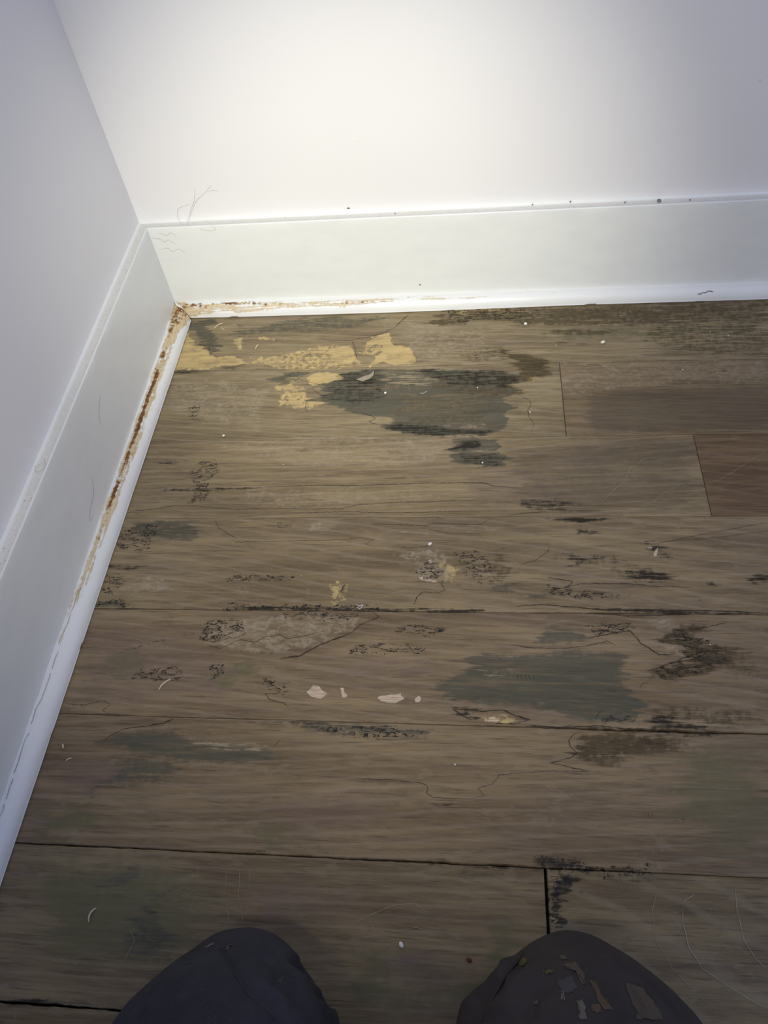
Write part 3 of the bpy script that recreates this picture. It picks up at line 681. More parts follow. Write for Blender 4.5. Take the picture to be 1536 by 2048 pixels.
def stain_fields(P):
    Wp = {c: warp(P, c) for c in CLASSES}
    out = {c: np.full(len(P), -1.0) for c in CLASSES}
    for c, s, cap, Q in stains:
        P = Wp[c]; m = 1.2 * s; lo = Q.min(0) - m; hi = Q.max(0) + m
        k = np.where((P[:, 0] > lo[0]) & (P[:, 0] < hi[0]) & (P[:, 1] > lo[1]) & (P[:, 1] < hi[1]))[0]
        if len(k): out[c][k] = np.maximum(out[c][k], np.minimum(np.clip(sdf(P[k], Q) / s, -1, 1), cap))
    return out

seams = [(-.0222, -.002), (-.1437, -.0042), (-.2778, -.0011), (-.4046, .0023), (-.5321, .0035), (-.6571, .0001), (-.7852, .0019), (-.9112, .0005)]
while seams[-1][0] > YM: seams.append((seams[-1][0] - .127, .0))
# half gap of each seam along x (m)
GAPS = {1: [(0, .0004), (.1, .0003), (.4, .0004), (.9, .0002)], 2: [(0, .0002), (1, .0002)], 3: [(0, .0002), (1, .0002)], 4: [(0, .0004), (.3, .0005), (.6, .0004), (1, .0003)],
        5: [(0, .0003), (.35, .0003), (.5, .0005), (.56, .0009), (.64, .0016), (.69, .0009), (.75, .0004)], 6: [(0, .0005), (.2, .0006), (.4, .0007), (.5, .0009), (.56, .0007), (.62, .0003)], 7: [(0, .0009), (.12, .001), (.2, .0007)]}
EDGEW = {1: .25, 2: .05, 3: .05, 4: .3, 5: .3, 6: .3, 7: .45}
JOINTS = {0: [1.06], 1: [.579], 2: [.7318], 3: [1.12], 4: [1.31], 5: [1.02], 6: [.5252], 7: [1.2], 8: [.8], 9: [.45]}
TINT = {(0, 0): (1.04, 1.05, 1.02), (1, 0): (1.0, 1.02, 1.0), (1, 1): (.84, .80, .76), (2, 0): (.98, .97, .95), (2, 1): (.66, .56, .52), (3, 0): (.96, .94, .92),
        (4, 0): (.90, .86, .86), (5, 0): (.86, .82, .80), (6, 0): (.82, .80, .76), (6, 1): (.88, .87, .80), (7, 0): (.8, .78, .7)}
floor = link('floor', wall_box('floor', -.0, XM, YM, 0.0, -.05, -.0125), M_gap, kind='structure')
planks = []
def make_plank(row, x0, x1, idx, dense):
    (ya, sa), (yb, sb) = seams[row], seams[row + 1]
    fe = fract(100 + row * 5 + idx); fg = fract(200 + row)
    if dense:
        xd1 = min(x1, .99)
        X = np.arange(x0, xd1, .0018); X = np.append(X, xd1)
        if x1 > xd1 + .001: X = np.append(X, np.linspace(xd1, x1, 12)[1:])
        T = np.concatenate([[0, .0006, .0014], np.arange(.003, .1245, .0017), [.1256, .1264, .127]]) / .127
    else:
        X = np.linspace(x0, x1, 14); T = np.array([0, .005, .011, .5, .989, .995, 1.0])
    ex = [x0, x0 + .0005, x0 + .0012, x1 - .0012, x1 - .0005, x1]; X = np.unique(np.concatenate([X[(X > x0 + .0013) & (X < x1 - .0013)], ex]))
    g_a = np.interp(X, *zip(*GAPS.get(row, [(0, .0003), (1, .0003)]))) * (1 + .45 * fe(X * 90) + .3 * fe(X * 260 + 5))
    g_b = np.interp(X, *zip(*GAPS.get(row + 1, [(0, .0003), (1, .0003)]))) * (1 + .45 * fg(X * 90) + .3 * fg(X * 260 + 5))
    top = ya + sa * X - g_a; bot = yb + sb * X + g_b
    Y = bot[None, :] + (top - bot)[None, :] * T[:, None]; XX = np.tile(X, (len(T), 1))
    dy = np.minimum(top[None, :] - Y, Y - bot[None, :]); dx = np.minimum(XX - x0, x1 - XX)
    d = np.minimum(dy, dx)
    Z = -.0009 * np.exp(-np.clip(d, 0, 1) / .0007) + .0006 * (np.abs(T[:, None] - .5) * 2) ** 4 * np.interp(XX, [0, .3, .9], [1, .8, .3])
    f2 = fract(300 + row); Z = Z + .00035 * f2(XX * 12 + row) * (np.abs(T[:, None] - .5) * 2) ** 2
    edge = np.zeros_like(Z)
    for side, k in ((top[None, :] - Y, row), (Y - bot[None, :], row + 1)):
        edge = np.maximum(edge, np.exp(-np.clip(side, 0, 1) / .0016) * (EDGEW.get(k, .2) + .45 * np.clip(fe(XX * 25 + k * 3), 0, 1)))
    V = np.stack([XX, Y, Z], -1)
    flds = stain_fields(V[..., :2].reshape(-1, 2)) if dense else {c: np.full(Z.size, -1.0) for c in CLASSES}
    Z2 = Z.ravel() - .0004 * np.clip(flds['tan'] * 4, 0, 1) - .0003 * np.clip(flds['chip'] * 4, 0, 1); V[..., 2] = Z2.reshape(Z.shape)
    # skirt: wrap the rim down to the subfloor
    ny, nx = Z.shape; idxs = np.arange(ny * nx).reshape(ny, nx)
    ring = np.concatenate([idxs[0, :], idxs[1:, -1], idxs[-1, -2::-1], idxs[-2:0:-1, 0]])
    low = V.reshape(-1, 3)[ring].copy(); low[:, 2] = -.0125
    allV = np.concatenate([V.reshape(-1, 3), low]); n0 = ny * nx; m = len(ring)
    i = np.arange(ny - 1)[:, None] * nx; j = np.arange(nx - 1)[None, :]; a = (i + j).ravel()
    F = np.stack([a, a + 1, a + 1 + nx, a + nx], 1)
    k = np.arange(m); F = np.concatenate([F, np.stack([ring[k], n0 + k, n0 + (k + 1) % m, ring[(k + 1) % m]], 1)])
    me = bpy.data.meshes.new('plank')
    np_mesh(me, allV, F)
    for c in CLASSES:
        if flds[c].max() > -1: put_attr(me, c, np.concatenate([flds[c], flds[c][ring]]))
        else: put_attr(me, c, np.full(len(allV), -1.0))
    e = edge.ravel(); put_attr(me, 'edge', np.concatenate([e, np.ones(m)]))
    o = link('plank', me, M_floor, floor)
    o.color = TINT.get((row, idx), (.9, .87, .83)) + (1,)
    planks.append((row, x0, x1, o)); return o
for row in range(len(seams) - 1):
    js = [0.0165] + JOINTS.get(row, [1.0]) + [XM - .003]
    for i in range(len(js) - 1):
        ga = .0003 if not (row == 6) else .0014
        x0 = js[i] + (ga if i else 0); x1 = js[i + 1] - (ga if i < len(js) - 2 else 0)
        make_plank(row, x0, x1, i, x0 < .95 and row < 8)

def plank_at(x, y):
    for row, x0, x1, o in planks:
        a, b = seams[row], seams[row + 1]
        if b[0] + b[1] * x <= y <= a[0] + a[1] * x and x0 - .002 <= x <= x1 + .002: return o
    return None
# cracks and raised grain: thin jagged slivers lying on the boards, gathered per board
rib = {}
rs = np.random.RandomState(11)
for li, ln in enumerate(LINES.strip().split('\n')):
    kind, wd, pl = ln.split('|'); wd = float(wd) * 1e-3 * .80; Q = parse(pl)
    pts = [Q[0]]
    for a, b in zip(Q[:-1], Q[1:]):
        n = max(1, int(np.hypot(*(b - a)) / .0022))
        nn = np.array([-(b - a)[1], (b - a)[0]]); nn /= max(np.hypot(*nn), 1e-9)
        for k in range(1, n + 1):
            j = rs.uniform(-1, 1) * (.00045 if kind == 'dark' else .0002) if k < n else 0
            pts.append(a + (b - a) * k / n + nn * j)
    pts = np.array(pts)
    if len(pts) < 2: continue
    mid = pts[len(pts) // 2]; o = plank_at(*mid)
    if o is None or mid[0] > 1.0: continue
    V, F = rib.setdefault((o.name, kind), ([], [])); b0 = len(V)
    for i, p in enumerate(pts):
        d = pts[min(i + 1, len(pts) - 1)] - pts[max(i - 1, 0)]; n = np.array([-d[1], d[0]]); n /= max(np.hypot(*n), 1e-9)
        e = min(i, len(pts) - 1 - i) / max(1, len(pts) * .12); w = wd * .5 * (rs.uniform(.55, 1.35)) * min(1, .25 + e)
        z = .0007
        for s, zz in ((-1, 0), (0, .00022 if kind == 'dark' else .00012), (1, 0)): V.append((p[0] + n[0] * w * s, p[1] + n[1] * w * s, z + zz))
    for i in range(len(pts) - 1):
        q = b0 + i * 3; F += [(q, q + 3, q + 4, q + 1), (q + 1, q + 4, q + 5, q + 2)]
byname = {o.name: o for _, _, _, o in planks}
for (pn, kind), (V, F) in rib.items():
    me = from_lists('veneer_crack', V, [f[::-1] for f in F]); o = link('veneer_crack' if kind == 'dark' else 'raised_grain', me, M_crack if kind == 'dark' else M_ridge, byname[pn])
    o['kind'] = 'stuff'
# curled veneer flap still hanging on the second board
fl = [(-.030, -.006, 0), (-.018, -.001, .0008), (-.004, .003, .0016), (.002, .010, .0022), (.002, -.002, .0035), (-.004, -.009, .0042), (-.016, -.013, .0034), (-.012, -.006, .003)]
V = [(.326 + x * .75, -.1645 + y * .95, .0006 + z) for x, y, z in fl]; V += [(x, y, z - .0005) for x, y, z in V]
F = [(0, 7, 1), (1, 7, 2), (2, 7, 4), (2, 4, 3), (7, 5, 4), (7, 6, 5), (0, 6, 7)]; F += [tuple(i + 8 for i in f[::-1]) for f in F]
F += [(i, (i + 1) % 7, (i + 1) % 7 + 8, i + 8) for i in range(7)]
link('veneer_flap', from_lists('veneer_flap', V, F, False), M_veneer, plank_at(.33, -.17), label='small curled flap of lifted pale veneer')

# ------------------------------------------------------------------ kneeling person (only the trousered legs and hips stand near the frame)
def trouser_material(name, col, col2):
    t = NT(name); g = t.n('ShaderNodeNewGeometry').outputs['Position']
    n1 = t.noise(g, 30, 4, .6); n2 = t.noise(g, 900, 2, .5); n3 = t.noise(g, 160, 3, .6)
    c = t.mix(t.step(n1, .3, .7), col, col2)
    c = t.mix(t.math('MULTIPLY', t.step(n3, .62, .8), .25), c, tuple(x * 2.0 + .01 for x in col2))
    c = t.mix(t.math('MULTIPLY', t.step(n2, .5, .7), .3), c, tuple(x * 1.6 for x in col2))
    sx = t.n('ShaderNodeSeparateXYZ'); t.set(sx.inputs[0], g)
    dirt = t.math('MULTIPLY', t.step(t.math('ADD', sx.outputs[0], t.math('MULTIPLY', n1, .06)), .44, .50), t.step(n1, .2, .65, .5, 1.0))
    c = t.mix(t.math('MULTIPLY', dirt, .7), c, (.058, .045, .035))
    return t.done(c, .9, t.bump(t.math('ADD', n2, t.math('MULTIPLY', n3, .7)), .5, .0008), .2)
M_trousers = trouser_material('dark_work_trouser_cloth', (.030, .030, .034), (.042, .042, .050))
M_boot = plain('black_boot_leather', (.02, .018, .016), .5)
person = bpy.data.objects.new('person', None); COL.objects.link(person); person.location = (.42, -1.2, 0)
person['label'] = 'kneeling person in dark paint-spattered work trousers, only both knees in view'; person['category'] = 'person'

KR = {'l': (.055, .094), 'r': (.056, .099)}
PAINT = {'yellow_green': (.085, .078, .022), 'tan': (.080, .060, .042), 'orange': (.098, .060, .034), 'grey': (.050, .047, .052), 'cream': (.12, .108, .082)}
SPOTS = [([(0.4945, -0.8685), (0.498, -0.8668), (0.5005, -0.8712), (0.4977, -0.8743), (0.4944, -0.8721)], 'yellow_green', None),
         ([(0.5084, -0.879), (0.5141, -0.8778), (0.5166, -0.8797), (0.5106, -0.8812)], 'yellow_green', None),
         ([(0.5214, -0.867), (0.5254, -0.8668), (0.5265, -0.8703), (0.5225, -0.8705)], 'tan', None),
         ([(0.5229, -0.874), (0.531, -0.8718), (0.5344, -0.8786), (0.5348, -0.8867), (0.532, -0.8851), (0.5299, -0.878), (0.5251, -0.8763)], 'tan', 'long tan paint drip'),
         ([(0.5374, -0.8828), (0.5408, -0.884), (0.5446, -0.8923), (0.5487, -0.899), (0.5434, -0.9012), (0.5392, -0.8915)], 'orange', None),
         ([(0.5354, -0.8984), (0.5403, -0.8967), (0.5415, -0.9013), (0.5357, -0.9022)], 'orange', None),
         ([(0.5609, -0.8829), (0.5705, -0.8837), (0.577, -0.8945), (0.5798, -0.9023), (0.5649, -0.9037), (0.5613, -0.8941)], 'tan', 'broad faded tan smear'),
         ([(0.5176, -0.8848), (0.527, -0.882), (0.5297, -0.8889), (0.523, -0.8922), (0.5186, -0.8902)], 'grey', None),
         ([(0.5278, -0.8966), (0.5312, -0.8953), (0.5322, -0.9057), (0.5274, -0.9066)], 'cream', 'cream paint dribble'),
         ([(0.5189, -0.891), (0.5208, -0.8917), (0.5198, -0.8966), (0.5179, -0.8955)], 'cream', None),
         ([(0.5016, -0.8976), (0.5046, -0.8963), (0.5039, -0.8986), (0.5012, -0.8996)], 'cream', None),
         ([(0.5621, -0.9012), (0.5656, -0.9004), (0.5658, -0.9042), (0.562, -0.9044)], 'tan', None),
         ([(0.2679, -0.8741), (0.2721, -0.8714), (0.2737, -0.8722), (0.2696, -0.8753)], 'cream', 'pale dust fleck'),
         ([(0.2873, -0.8702), (0.2893, -0.8711), (0.2877, -0.8759), (0.2857, -0.8753)], 'tan', None),
         ([(0.2594, -0.887), (0.266, -0.8842), (0.2654, -0.8864), (0.2607, -0.8882)], 'grey', None),
         ([(0.3289, -0.8924), (0.3312, -0.8914), (0.3316, -0.8944), (0.3296, -0.8951)], 'grey', None)]
FOLDS = [(0.2787, -0.8732, 0.3485, -0.9209, 0.0027, -0.0025), (0.2811, -0.8721, 0.3525, -0.9206, 0.0035, 0.002), (0.3276, -0.8721, 0.3747, -0.9137, 0.0042, -0.004), (0.3202, -0.871, 0.3664, -0.9156, 0.0046, 0.0025), (0.2521, -0.8932, 0.2454, -0.9244, 0.0054, 0.002), (0.3061, -0.8733, 0.3619, -0.9201, 0.0031, -0.0016), (0.5014, -0.8657, 0.4574, -0.9086, 0.0046, -0.0035), (0.4964, -0.863, 0.4492, -0.9091, 0.0035, 0.0025), (0.5113, -0.8697, 0.4737, -0.9099, 0.0054, 0.003), (0.5155, -0.8826, 0.4898, -0.9121, 0.0035, -0.0025), (0.5533, -0.8629, 0.6012, -0.8999, 0.0046, -0.0045), (0.5469, -0.8602, 0.5918, -0.9004, 0.005, 0.003), (0.5405, -0.8768, 0.5534, -0.9082, 0.0038, -0.002), (0.5629, -0.8799, 0.5754, -0.9068, 0.0035, -0.0022)]
SEAMS = [([(0.2818, -0.8756), (0.2896, -0.882), (0.3005, -0.892), (0.315, -0.9044), (0.3344, -0.9176)], .0011), ([(0.498, -0.8653), (0.4841, -0.8815), (0.4755, -0.8964), (0.4688, -0.9096)], .0011)]

LEG = {'l': dict(knee=(.290, -.930, .080), hip=(.345, -1.330, .285), ankle=(.300, -1.350, .062)),
       'r': dict(knee=(.537, -.920, .078), hip=(.505, -1.330, .285), ankle=(.545, -1.345, .062))}
bm = bmesh.new()
def ball(p, r, sx=1, sy=1, sz=1):
    m = Matrix.Translation(p) @ Matrix.Diagonal((r * sx, r * sy, r * sz, 1)); bmesh.ops.create_uvsphere(bm, u_segments=20, v_segments=12, radius=1, matrix=m)
def limb(a, b, ra, rb, n=12):
    a, b = Vector(a), Vector(b)
    for i in range(n + 1):
        u = i / n; ball(a.lerp(b, u), ra + (rb - ra) * u)
for s, L in LEG.items():
    k, h, an = Vector(L['knee']), Vector(L['hip']), Vector(L['ankle'])
    m_ = k.lerp(h, .2); k2 = k + Vector((0, -.034, .004)); limb(k + Vector((0, .022, -.010)), k2, KR[s][0], KR[s][1], 8); limb(k2, m_, KR[s][1], .092, 8); limb(m_, h, .09, .102, 14)
    limb(k + Vector((0, -.03, -.02)), an, .058, .046, 12)
ball((.425, -1.35, .33), .15, 1.2, .9, .85); ball((.425, -1.37, .42), .145, 1.15, .85, .8)
me = bpy.data.meshes.new('trousers'); bm.to_mesh(me); bm.free()
tr = link('trousers', me, M_trousers); 
md = tr.modifiers.new('r', 'REMESH'); md.mode = 'VOXEL'; md.voxel_size = .0032; md.use_smooth_shade = True
md = tr.modifiers.new('s', 'SMOOTH'); md.factor = .6; md.iterations = 30
dg = bpy.context.evaluated_depsgraph_get(); dg.update()
me2 = bpy.data.meshes.new_from_object(tr.evaluated_get(dg)); tr.modifiers.clear(); tr.data = me2; me2.name = 'trousers'
if not me2.materials: me2.materials.append(M_trousers)
# cloth folds pressed into the knees: grooves and ridges running from the kneecap back and outwards
n = len(me2.vertices); co = np.zeros(n * 3, np.float32); me2.vertices.foreach_get('co', co); co = co.reshape(-1, 3).astype(float)
no = np.zeros(n * 3, np.float32); me2.vertices.foreach_get('normal', no); no = no.reshape(-1, 3)
disp = np.zeros(n); fz = fract(77)
for (ax, ay, bx, by, wdt, amp) in FOLDS:
    a = np.array([ax, ay]); e = np.array([bx, by]) - a; Ln = np.hypot(*e); w = co[:, :2] - a
    t_ = (w @ e) / Ln ** 2; ds = np.abs(w @ np.array([-e[1], e[0]]) / Ln + .003 * fz(t_ * 6 + ax * 99)); tp = np.clip(np.minimum(t_, 1 - t_) * 5, 0, 1)
    disp += 1.5 * amp * np.exp(-(ds / wdt) ** 2) * tp * (no[:, 2] > -.2)
disp += .0007 * fz(co[:, 0] * 70 + co[:, 1] * 25) + .0006 * fz(co[:, 1] * 60 - co[:, 0] * 40 + 9)
co += no * disp[:, None]; co[:, 2] = np.maximum(co[:, 2], .0012)
me2.vertices.foreach_set('co', co.astype(np.float32).ravel()); me2.update()
me2.polygons.foreach_set('use_smooth', np.ones(len(me2.polygons), bool))
bvh = BVHTree.FromPolygons([tuple(v) for v in co], [tuple(p.vertices) for p in me2.polygons])
tr.parent = person; tr.matrix_parent_inverse = Matrix.Translation(person.location).inverted()
def to_person(o): o.parent = person; o.matrix_parent_inverse = Matrix.Translation(person.location).inverted()
for s, L in LEG.items():                                   # boots, soles up behind the hips
    a = Vector(L['ankle']); d = (a - Vector(L['knee'])); d.z = 0; d.normalize()
    V = tube_mesh('boot', [a + Vector((0, .02, .004)), a + d * .02, a + d * .07, a + d * .13, a + d * .19, a + d * .225], [.044, .047, .046, .044, .038, .018], 16)
    for v in V.vertices: v.co.z = max(v.co.z, .001)
    o = link('boot', V, M_boot); to_person(o)
# stitched seam lines and dried paint on the trouser cloth
def on_cloth(x, y, lift):
    h = bvh.ray_cast(Vector((x, y, .6)), Vector((0, 0, -1)))
    return (h[0] + h[1] * lift, h[1]) if h[0] is not None else (None, None)
def splash(poly, mat, name='paint_spot', label=None):
    Q = np.array(poly); c = Q.mean(0); V = []; F = []
    rr = np.random.RandomState(int(abs(c[0] * 1e5)) % 9999)
    P = []
    for a, b in zip(Q, np.roll(Q, -1, 0)):
        for k in range(5): P.append(a + (b - a) * k / 5 + rr.uniform(-1, 1, 2) * .0007)
    rings = [1.0, .6, .25]
    for r_ in rings:
        for p in P:
            q = c + (np.array(p) - c) * r_; hit, nr = on_cloth(q[0], q[1], .0004 + .0005 * (1 - r_))
            if hit is None: return
            V.append(hit)
    m = len(P)
    for i in range(2):
        for k in range(m): F.append((i * m + k, i * m + (k + 1) % m, (i + 1) * m + (k + 1) % m, (i + 1) * m + k))
    F.append(tuple(range(2 * m, 3 * m)))
    o = link(name, from_lists(name, V, F), mat); to_person(o)
    if label: o['label'] = label
for poly, key, lab in SPOTS:
    splash(poly, plain('dried_paint_' + key, PAINT[key], .7, .2, 250), 'paint_spot', lab)
for pts, r_ in SEAMS:
    P = [on_cloth(x, y, .0002)[0] for x, y in pts]
    P = [p for p in P if p is not None]
    if len(P) > 2: to_person(link('trouser_seam', tube_mesh('trouser_seam', P, [r_] * len(P), 6), M_trousers))

# ------------------------------------------------------------------ debris
M_crumb = plain('white_plaster_crumb', (.78, .76, .70), .7, .1)
M_grey = plain('grey_grit', (.16, .16, .17), .7, .3)
M_brown = plain('brown_splinter', (.20, .11, .05), .7, .3)
M_pale = plain('pale_splinter', (.62, .52, .38), .7, .2)
M_hair = plain('dark_hair_strand', (.10, .08, .065), .5, .1)
M_grime = plain('grey_grime_in_paint_crack', (.42, .40, .38), .8, .3)
M_lint = plain('pale_lint', (.55, .53, .5), .9, .1)
def lump(name, loc, r, mat, label, cat, sx=1.0, sy=1.0, sz=.7, seed=0, rot=0.0, group=None):
    bm = bmesh.new(); bmesh.ops.create_icosphere(bm, subdivisions=2, radius=1)
    rr = random.Random(seed); ax = [Vector((rr.uniform(-1, 1), rr.uniform(-1, 1), rr.uniform(-1, 1))).normalized() for _ in range(6)]
    for v in bm.verts:
        q = v.co.normalized(); k = 1.0
        for a in ax: k -= .28 * max(0, q.dot(a) - .55)
        v.co = Vector((q.x * sx, q.y * sy, q.z * sz)) * r * k
    zmin = min(v.co.z for v in bm.verts)
    for v in bm.verts: v.co.z -= zmin
    me = bpy.data.meshes.new(name); bm.to_mesh(me); bm.free()
    for p in me.polygons: p.use_smooth = True
    o = link(name, me, mat); o.location = loc; o.rotation_euler.z = rot; o['label'] = label; o['category'] = cat
    if group: o['group'] = group
    return o
def strand(name, pts, r, mat, label, cat, sub=6):
    P = [Vector(p) for p in pts]; Q = []
    for i in range(len(P) - 1):
        p0, p1, p2, p3 = P[max(i - 1, 0)], P[i], P[i + 1], P[min(i + 2, len(P) - 1)]
        for k in range(sub):
            t = k / sub; Q.append(.5 * ((2 * p1) + (-p0 + p2) * t + (2 * p0 - 5 * p1 + 4 * p2 - p3) * t * t + (-p0 + 3 * p1 - 3 * p2 + p3) * t ** 3))
    Q.append(P[-1]); b = P[0].copy(); Q = [q - b for q in Q]
    n = len(Q); rad = [r * (1 - .5 * abs(2 * i / (n - 1) - 1) ** 3) for i in range(n)]
    o = link(name, tube_mesh(name, Q, rad, 5), mat); o.location = b; o['label'] = label; o['category'] = cat
    return o

Z0 = .0008
for (x, y, r, sx, sy, mat, lab, cat) in [
    (.6391, -.1102, .0030, 1.2, .8, M_crumb, 'white lopsided plaster crumb on the back board right of the mouldy end', 'crumb'),
    (.5369, -.0672, .0026, 1, .9, M_crumb, 'off-white crumb close to the back trim among brown mould streaks', 'crumb'),
    (.3459, -.1987, .0019, 1, 1, M_crumb, 'tiny round white bead on the blue-grey stain below the curled veneer flap', 'bead'),
    (.5764, -.1127, .0009, 1, 1, M_crumb, 'pinhead white speck on the back board above the two-board butt joint', 'speck'),
    (.4024, -.8509, .0024, .8, 1.3, M_crumb, 'white oval pellet lying on bare boards between the two knees', 'pellet'),
    (.459, -.8588, .0021, 1.2, .8, plain('red_brown_chip', (.10, .025, .015), .6), 'small red-brown chip on the floor just left of the paint-spattered knee', 'chip'),
    (.1359, -.2714, .0016, 1, 1.2, M_crumb, 'white crumb above the second seam, nearest the left trim', 'crumb'),
    (.2236, -.3216, .0008, 1, 1, M_crumb, 'pinhead white speck in the plain middle of the third board', 'speck'),
    (.4744, -.3223, .0013, 1, 1, M_crumb, 'white speck at the lower tip of the dark grey stain on the third board', 'speck'),
    (.4135, -.4437, .0022, 1.5, .9, M_crumb, 'flat white flake above the black rot hole in the fourth board', 'flake'),
    (.5357, -.2383, .0011, 1, 1, M_crumb, 'white speck beside the wavy crack left of the first butt joint', 'speck'),
    (.8051, -.102, .0008, 1, 1, M_crumb, 'rightmost pinhead white speck on the back board', 'speck'),
    (.7832, -.0939, .0007, 1, 1, M_crumb, 'tiny white speck on the back board near its brown right end', 'speck'),
    (.4688, -.1919, .0010, 1, 1, M_crumb, 'white dot on the dark streaks of the second board', 'speck'),
    (.4454, -.6967, .0009, 1, 1, M_crumb, 'pale dot on the clean sixth board right of centre', 'speck'),
    (.1204, -.703, .0012, 1, 1, M_grey, 'black grit on the purple-grey stain of the sixth board', 'grit'),
    (.5534, -.4622, .0016, 1.4, .7, M_grey, 'dark flake beside the faint black smudge on the fourth board', 'flake'),
    (.0477 + .002, -.692, .0015, 2.0, .6, M_pale, 'pale chip against the left trim beside the sixth board', 'chip'),
    (.7014, -.5655, .0008, 1, 1, M_crumb, 'white dot at the crooked crack end near the brown mould on the right', 'speck'),
    (.736, -.1666, .0011, 1, 1, M_crumb, 'cream speck on the brownish second board at right', 'speck')]:
    lump(cat, (x, y, Z0), r, mat, lab, cat, sx, sy, .75, int(x * 1e4), x * 40)
# grit on the ledges and wall
for (x, y, z, r, mat, lab) in [
    (.7015, -.0079, H, .0026, M_grey, 'largest dark grit lump on the back baseboard ledge at right'),
    (.590, -.0010, H + .001, .0012, M_brown, 'brown crumb against the wall on the back ledge'),
    (.5414, -.0020, H, .0012, M_grey, 'dark crumb on the back ledge left of centre right'),
    (.6591, -.0066, H, .0012, M_grey, 'small flat grit left of the largest lump on the back ledge'),
    (.740, -.0078, H, .0010, M_brown, 'small brown crumb right of the largest grit lump on the back ledge'),
    (.3597, -.0069, H, .0009, M_grey, 'tiny dark grit on the brightest stretch of the back ledge')]:
    lump('grit', (x, y, z - .0006), r, mat, lab, 'grit', 1.3, .9, .8, int(x * 1e4), x * 30)
lump('grit', (.2969, -.0008, .1520), .0016, M_grey, 'dark fleck stuck to the bright wall just above the ledge', 'fleck', 1.3, .7, .8, 5)
lump('grit', (.3872, -.0155, .0345), .0011, M_brown, 'dark fleck stuck low on the back baseboard above the stained trim', 'fleck', 1, .8, 1.2, 8)
# splinters and lint
def sliver(name, x, y, ln, ang, r, mat, lab, cat='splinter', bow=.25):
    c, s = math.cos(ang), math.sin(ang)
    pts = [(-.5, 0), (-.15, bow * .3), (.2, bow * .25), (.5, -bow * .1)]
    strand(name, [(x + (c * a - s * b) * ln, y + (s * a + c * b) * ln, Z0 + r * .8 + (.0008 if i in (1, 2) else 0)) for i, (a, b) in enumerate(pts)], r, mat, lab, cat, 4)
sliver('splinter', .1262, -.842, .012, 1.3, .0009, M_pale, 'pale curled wood shaving on the dark board left of the left knee', bow=.5)
sliver('splinter', .1525, -.0988, .009, 1.2, .0009, M_pale, 'short pale sliver on the tan bare patch of the back board')
sliver('splinter', .085, -.050, .016, .8, .0008, M_pale, 'pale splinter lying against the back trim by the corner')
sliver('splinter', .0925, -.056, .012, 2.3, .0007, M_pale, 'thin pale splinter crossing toward the grey patch near the corner')
sliver('splinter', .118, -.050, .012, 2.7, .0009, M_grey, 'dark curved splinter on the grey patch near the corner')
sliver('splinter', .1398, -.6226, .016, .9, .0008, M_pale, 'pale shaving beside the black mould ring on the fifth board')
sliver('splinter', .060, -.705, .006, .5, .0006, M_pale, 'tiny pale sliver on the floor near the left trim')
strand('lint', [(.392, -.199, Z0 + .001), (.396, -.203, .004), (.399, -.200, .003), (.402, -.197, .002)], .0004, M_lint, 'spidery grey lint knot on the dark stained second board', 'lint')
strand('lint', [(.335, -.524, .0025), (.339, -.527, .004), (.343, -.525, .003), (.340, -.529, .002), (.336, -.528, .003)], .0006, M_lint, 'fuzzy grey lint caught in the black seam of the fourth board', 'lint')
# hairs on wall, ledge and boards
def wall_hair(pts, lab): strand('hair', pts, .00011, M_hair, lab, 'hair', 8)
wall_hair([(.075, -.0158, .1475), (.079, -.010, .158), (.092, -.004, .176), (.106, -.002, .186), (.118, -.001, .196)], 'long thin hair arching from the back ledge up the wall near the corner')
wall_hair([(.066, -.0155, .1475), (.060, -.006, .156), (.064, -.003, .166), (.076, -.002, .170), (.082, -.001, .1705)], 'hair looping on the wall above the corner end of the back ledge')
wall_hair([(.072, -.0155, .148), (.082, -.004, .166), (.090, -.003, .178), (.094, -.001, .193)], 'short upright hair on the wall between the longer corner hairs')
wall_hair([(.016, -.300, .108), (.0157, -.318, .098), (.0157, -.328, .084)], 'thin hair stuck to the middle of the left baseboard')
wall_hair([(.0157, -.392, .066), (.0157, -.405, .05), (.0158, -.425, .046), (.0157, -.436, .038), (.0158, -.425, .036)], 'curved hair stuck low on the left baseboard')
wall_hair([(.004, -.430, H + .0012), (.010, -.436, H + .0008), (.013, -.447, H + .0008), (.006, -.452, H + .001), (.003, -.444, H + .0012), (.009, -.440, H + .001)], 'tangled hair coiled on the left baseboard ledge')
wall_hair([(.0165, -.0155, .131), (.028, -.0156, .129), (.033, -.0156, .124), (.040, -.0156, .127), (.048, -.0156, .120)], 'wavy hair stuck to the dusty corner end of the back baseboard')
wall_hair([(.022, -.0156, .112), (.034, -.0156, .114), (.040, -.0156, .108), (.050, -.0156, .112), (.058, -.0156, .104)], 'lower wavy hair on the corner end of the back baseboard')
wall_hair([(.030, -.0156, .139), (.040, -.0156, .134), (.046, -.0156, .138), (.053, -.0156, .133)], 'topmost wavy hair on the corner end of the back baseboard')
wall_hair([(.090, -.0156, .142), (.104, -.0156, .138), (.112, -.0156, .141), (.106, -.0156, .146)], 'small hooked hair right of the dusty corner of the back baseboard')
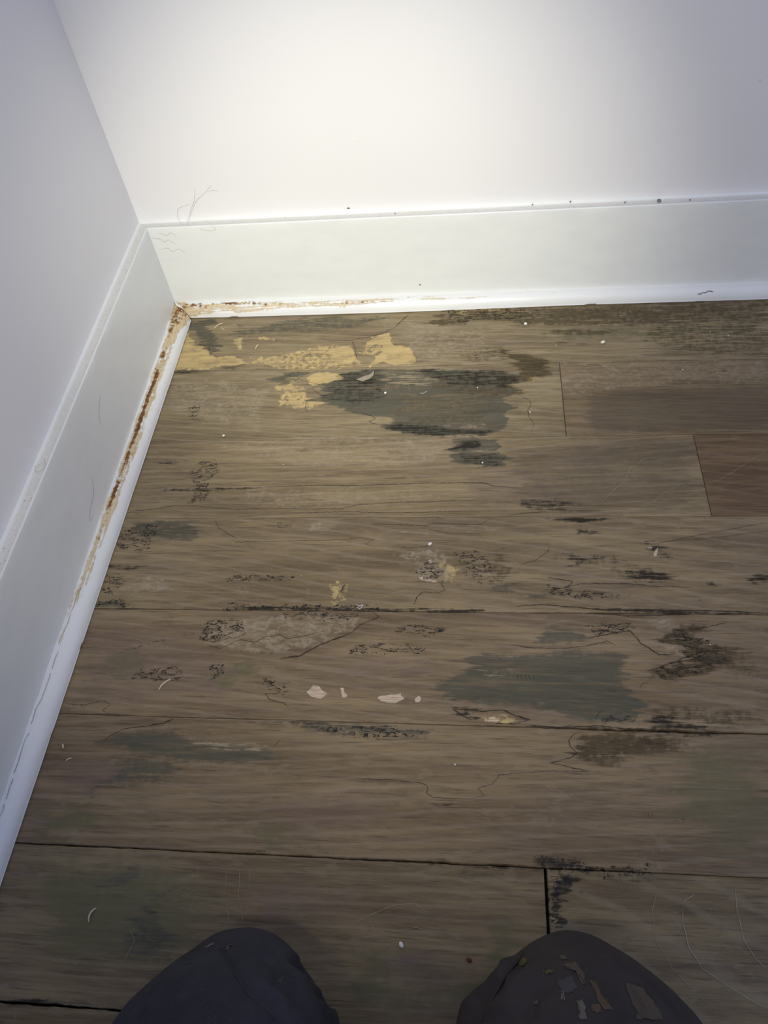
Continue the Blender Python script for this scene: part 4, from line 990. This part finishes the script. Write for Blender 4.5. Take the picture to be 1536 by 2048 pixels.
wall_hair([(.112, -.001, .187), (.117, -.0008, .189), (.122, -.0006, .188), (.126, -.0008, .187)], 'short curled hair high on the wall above the corner hairs')
# paint crack on the right end of the back trim; split caulk and splinters of the corner mitre
def on_shoe(x, a): th = a * math.pi / 2; return (x, -TB - .0154 * math.sin(th) ** .85 - .0002, QZ * math.cos(th) ** .85 + .0003)
link('paint_crack', tube_mesh('paint_crack', [on_shoe(.775 + .0035 * k, .5 + d) for k, d in enumerate((.08, .10, .02, .04, -.06, -.04, .0))], [.0003, .0006, .0005, .0006, .0005, .0006, .0003], 5), M_crack, trim_b)
def on_shoe_left(s, a): th = a * math.pi / 2; w_ = float(np.interp(s, [0, .05, .45, .82, 2], [.0247, .0243, .0205, .0169, .0169])); return (TL + w_ * math.sin(th) ** .85 + .0001, -TB - .001 - s, QZ * math.cos(th) ** .85 + .0002)
q0 = fract(5)
for s0, s1, ph in ((.50, .57, 1), (.58, .60, 4), (.605, .66, 7), (.67, .71, 9), (.715, .735, 12), (.74, .80, 15)):
    ss = np.linspace(s0, s1, 14); link('paint_crack', tube_mesh('paint_crack', [on_shoe_left(s, .10 + .05 * float(q0(s * 90 + ph))) for s in ss], [.0003 + .00025 * abs(float(q0(s * 300 + ph))) for s in ss], 5), M_grime, trim_l)
rr = random.Random(4)
for k in range(5):
    a = Vector((TL + .003 + rr.uniform(0, .006), -TB - .003 - rr.uniform(0, .006), .018 - k * .003)); b = a + Vector((rr.uniform(.006, .016), -rr.uniform(.006, .016), -rr.uniform(.002, .008)))
    b.z = max(b.z, .0022); m_ = (a + b) / 2 + Vector((0, 0, .0025))
    link('mitre_splinter', tube_mesh('mitre_splinter', [a, m_, b], [.0010, .0016, .0005], 6), (M_crumb, M_pale, M_brown)[k % 3], trim_l)
link('torn_caulk', tube_mesh('torn_caulk', [(TL + .0005, -TB - .0005, .024), (TL + .0035, -TB - .004, .0195), (TL + .010, -TB - .010, .016), (TL + .0165, -TB - .0150, .009), (TL + .021, -TB - .0185, .003)], [.0010, .0018, .0016, .0019, .0012], 8), M_crumb, trim_l)
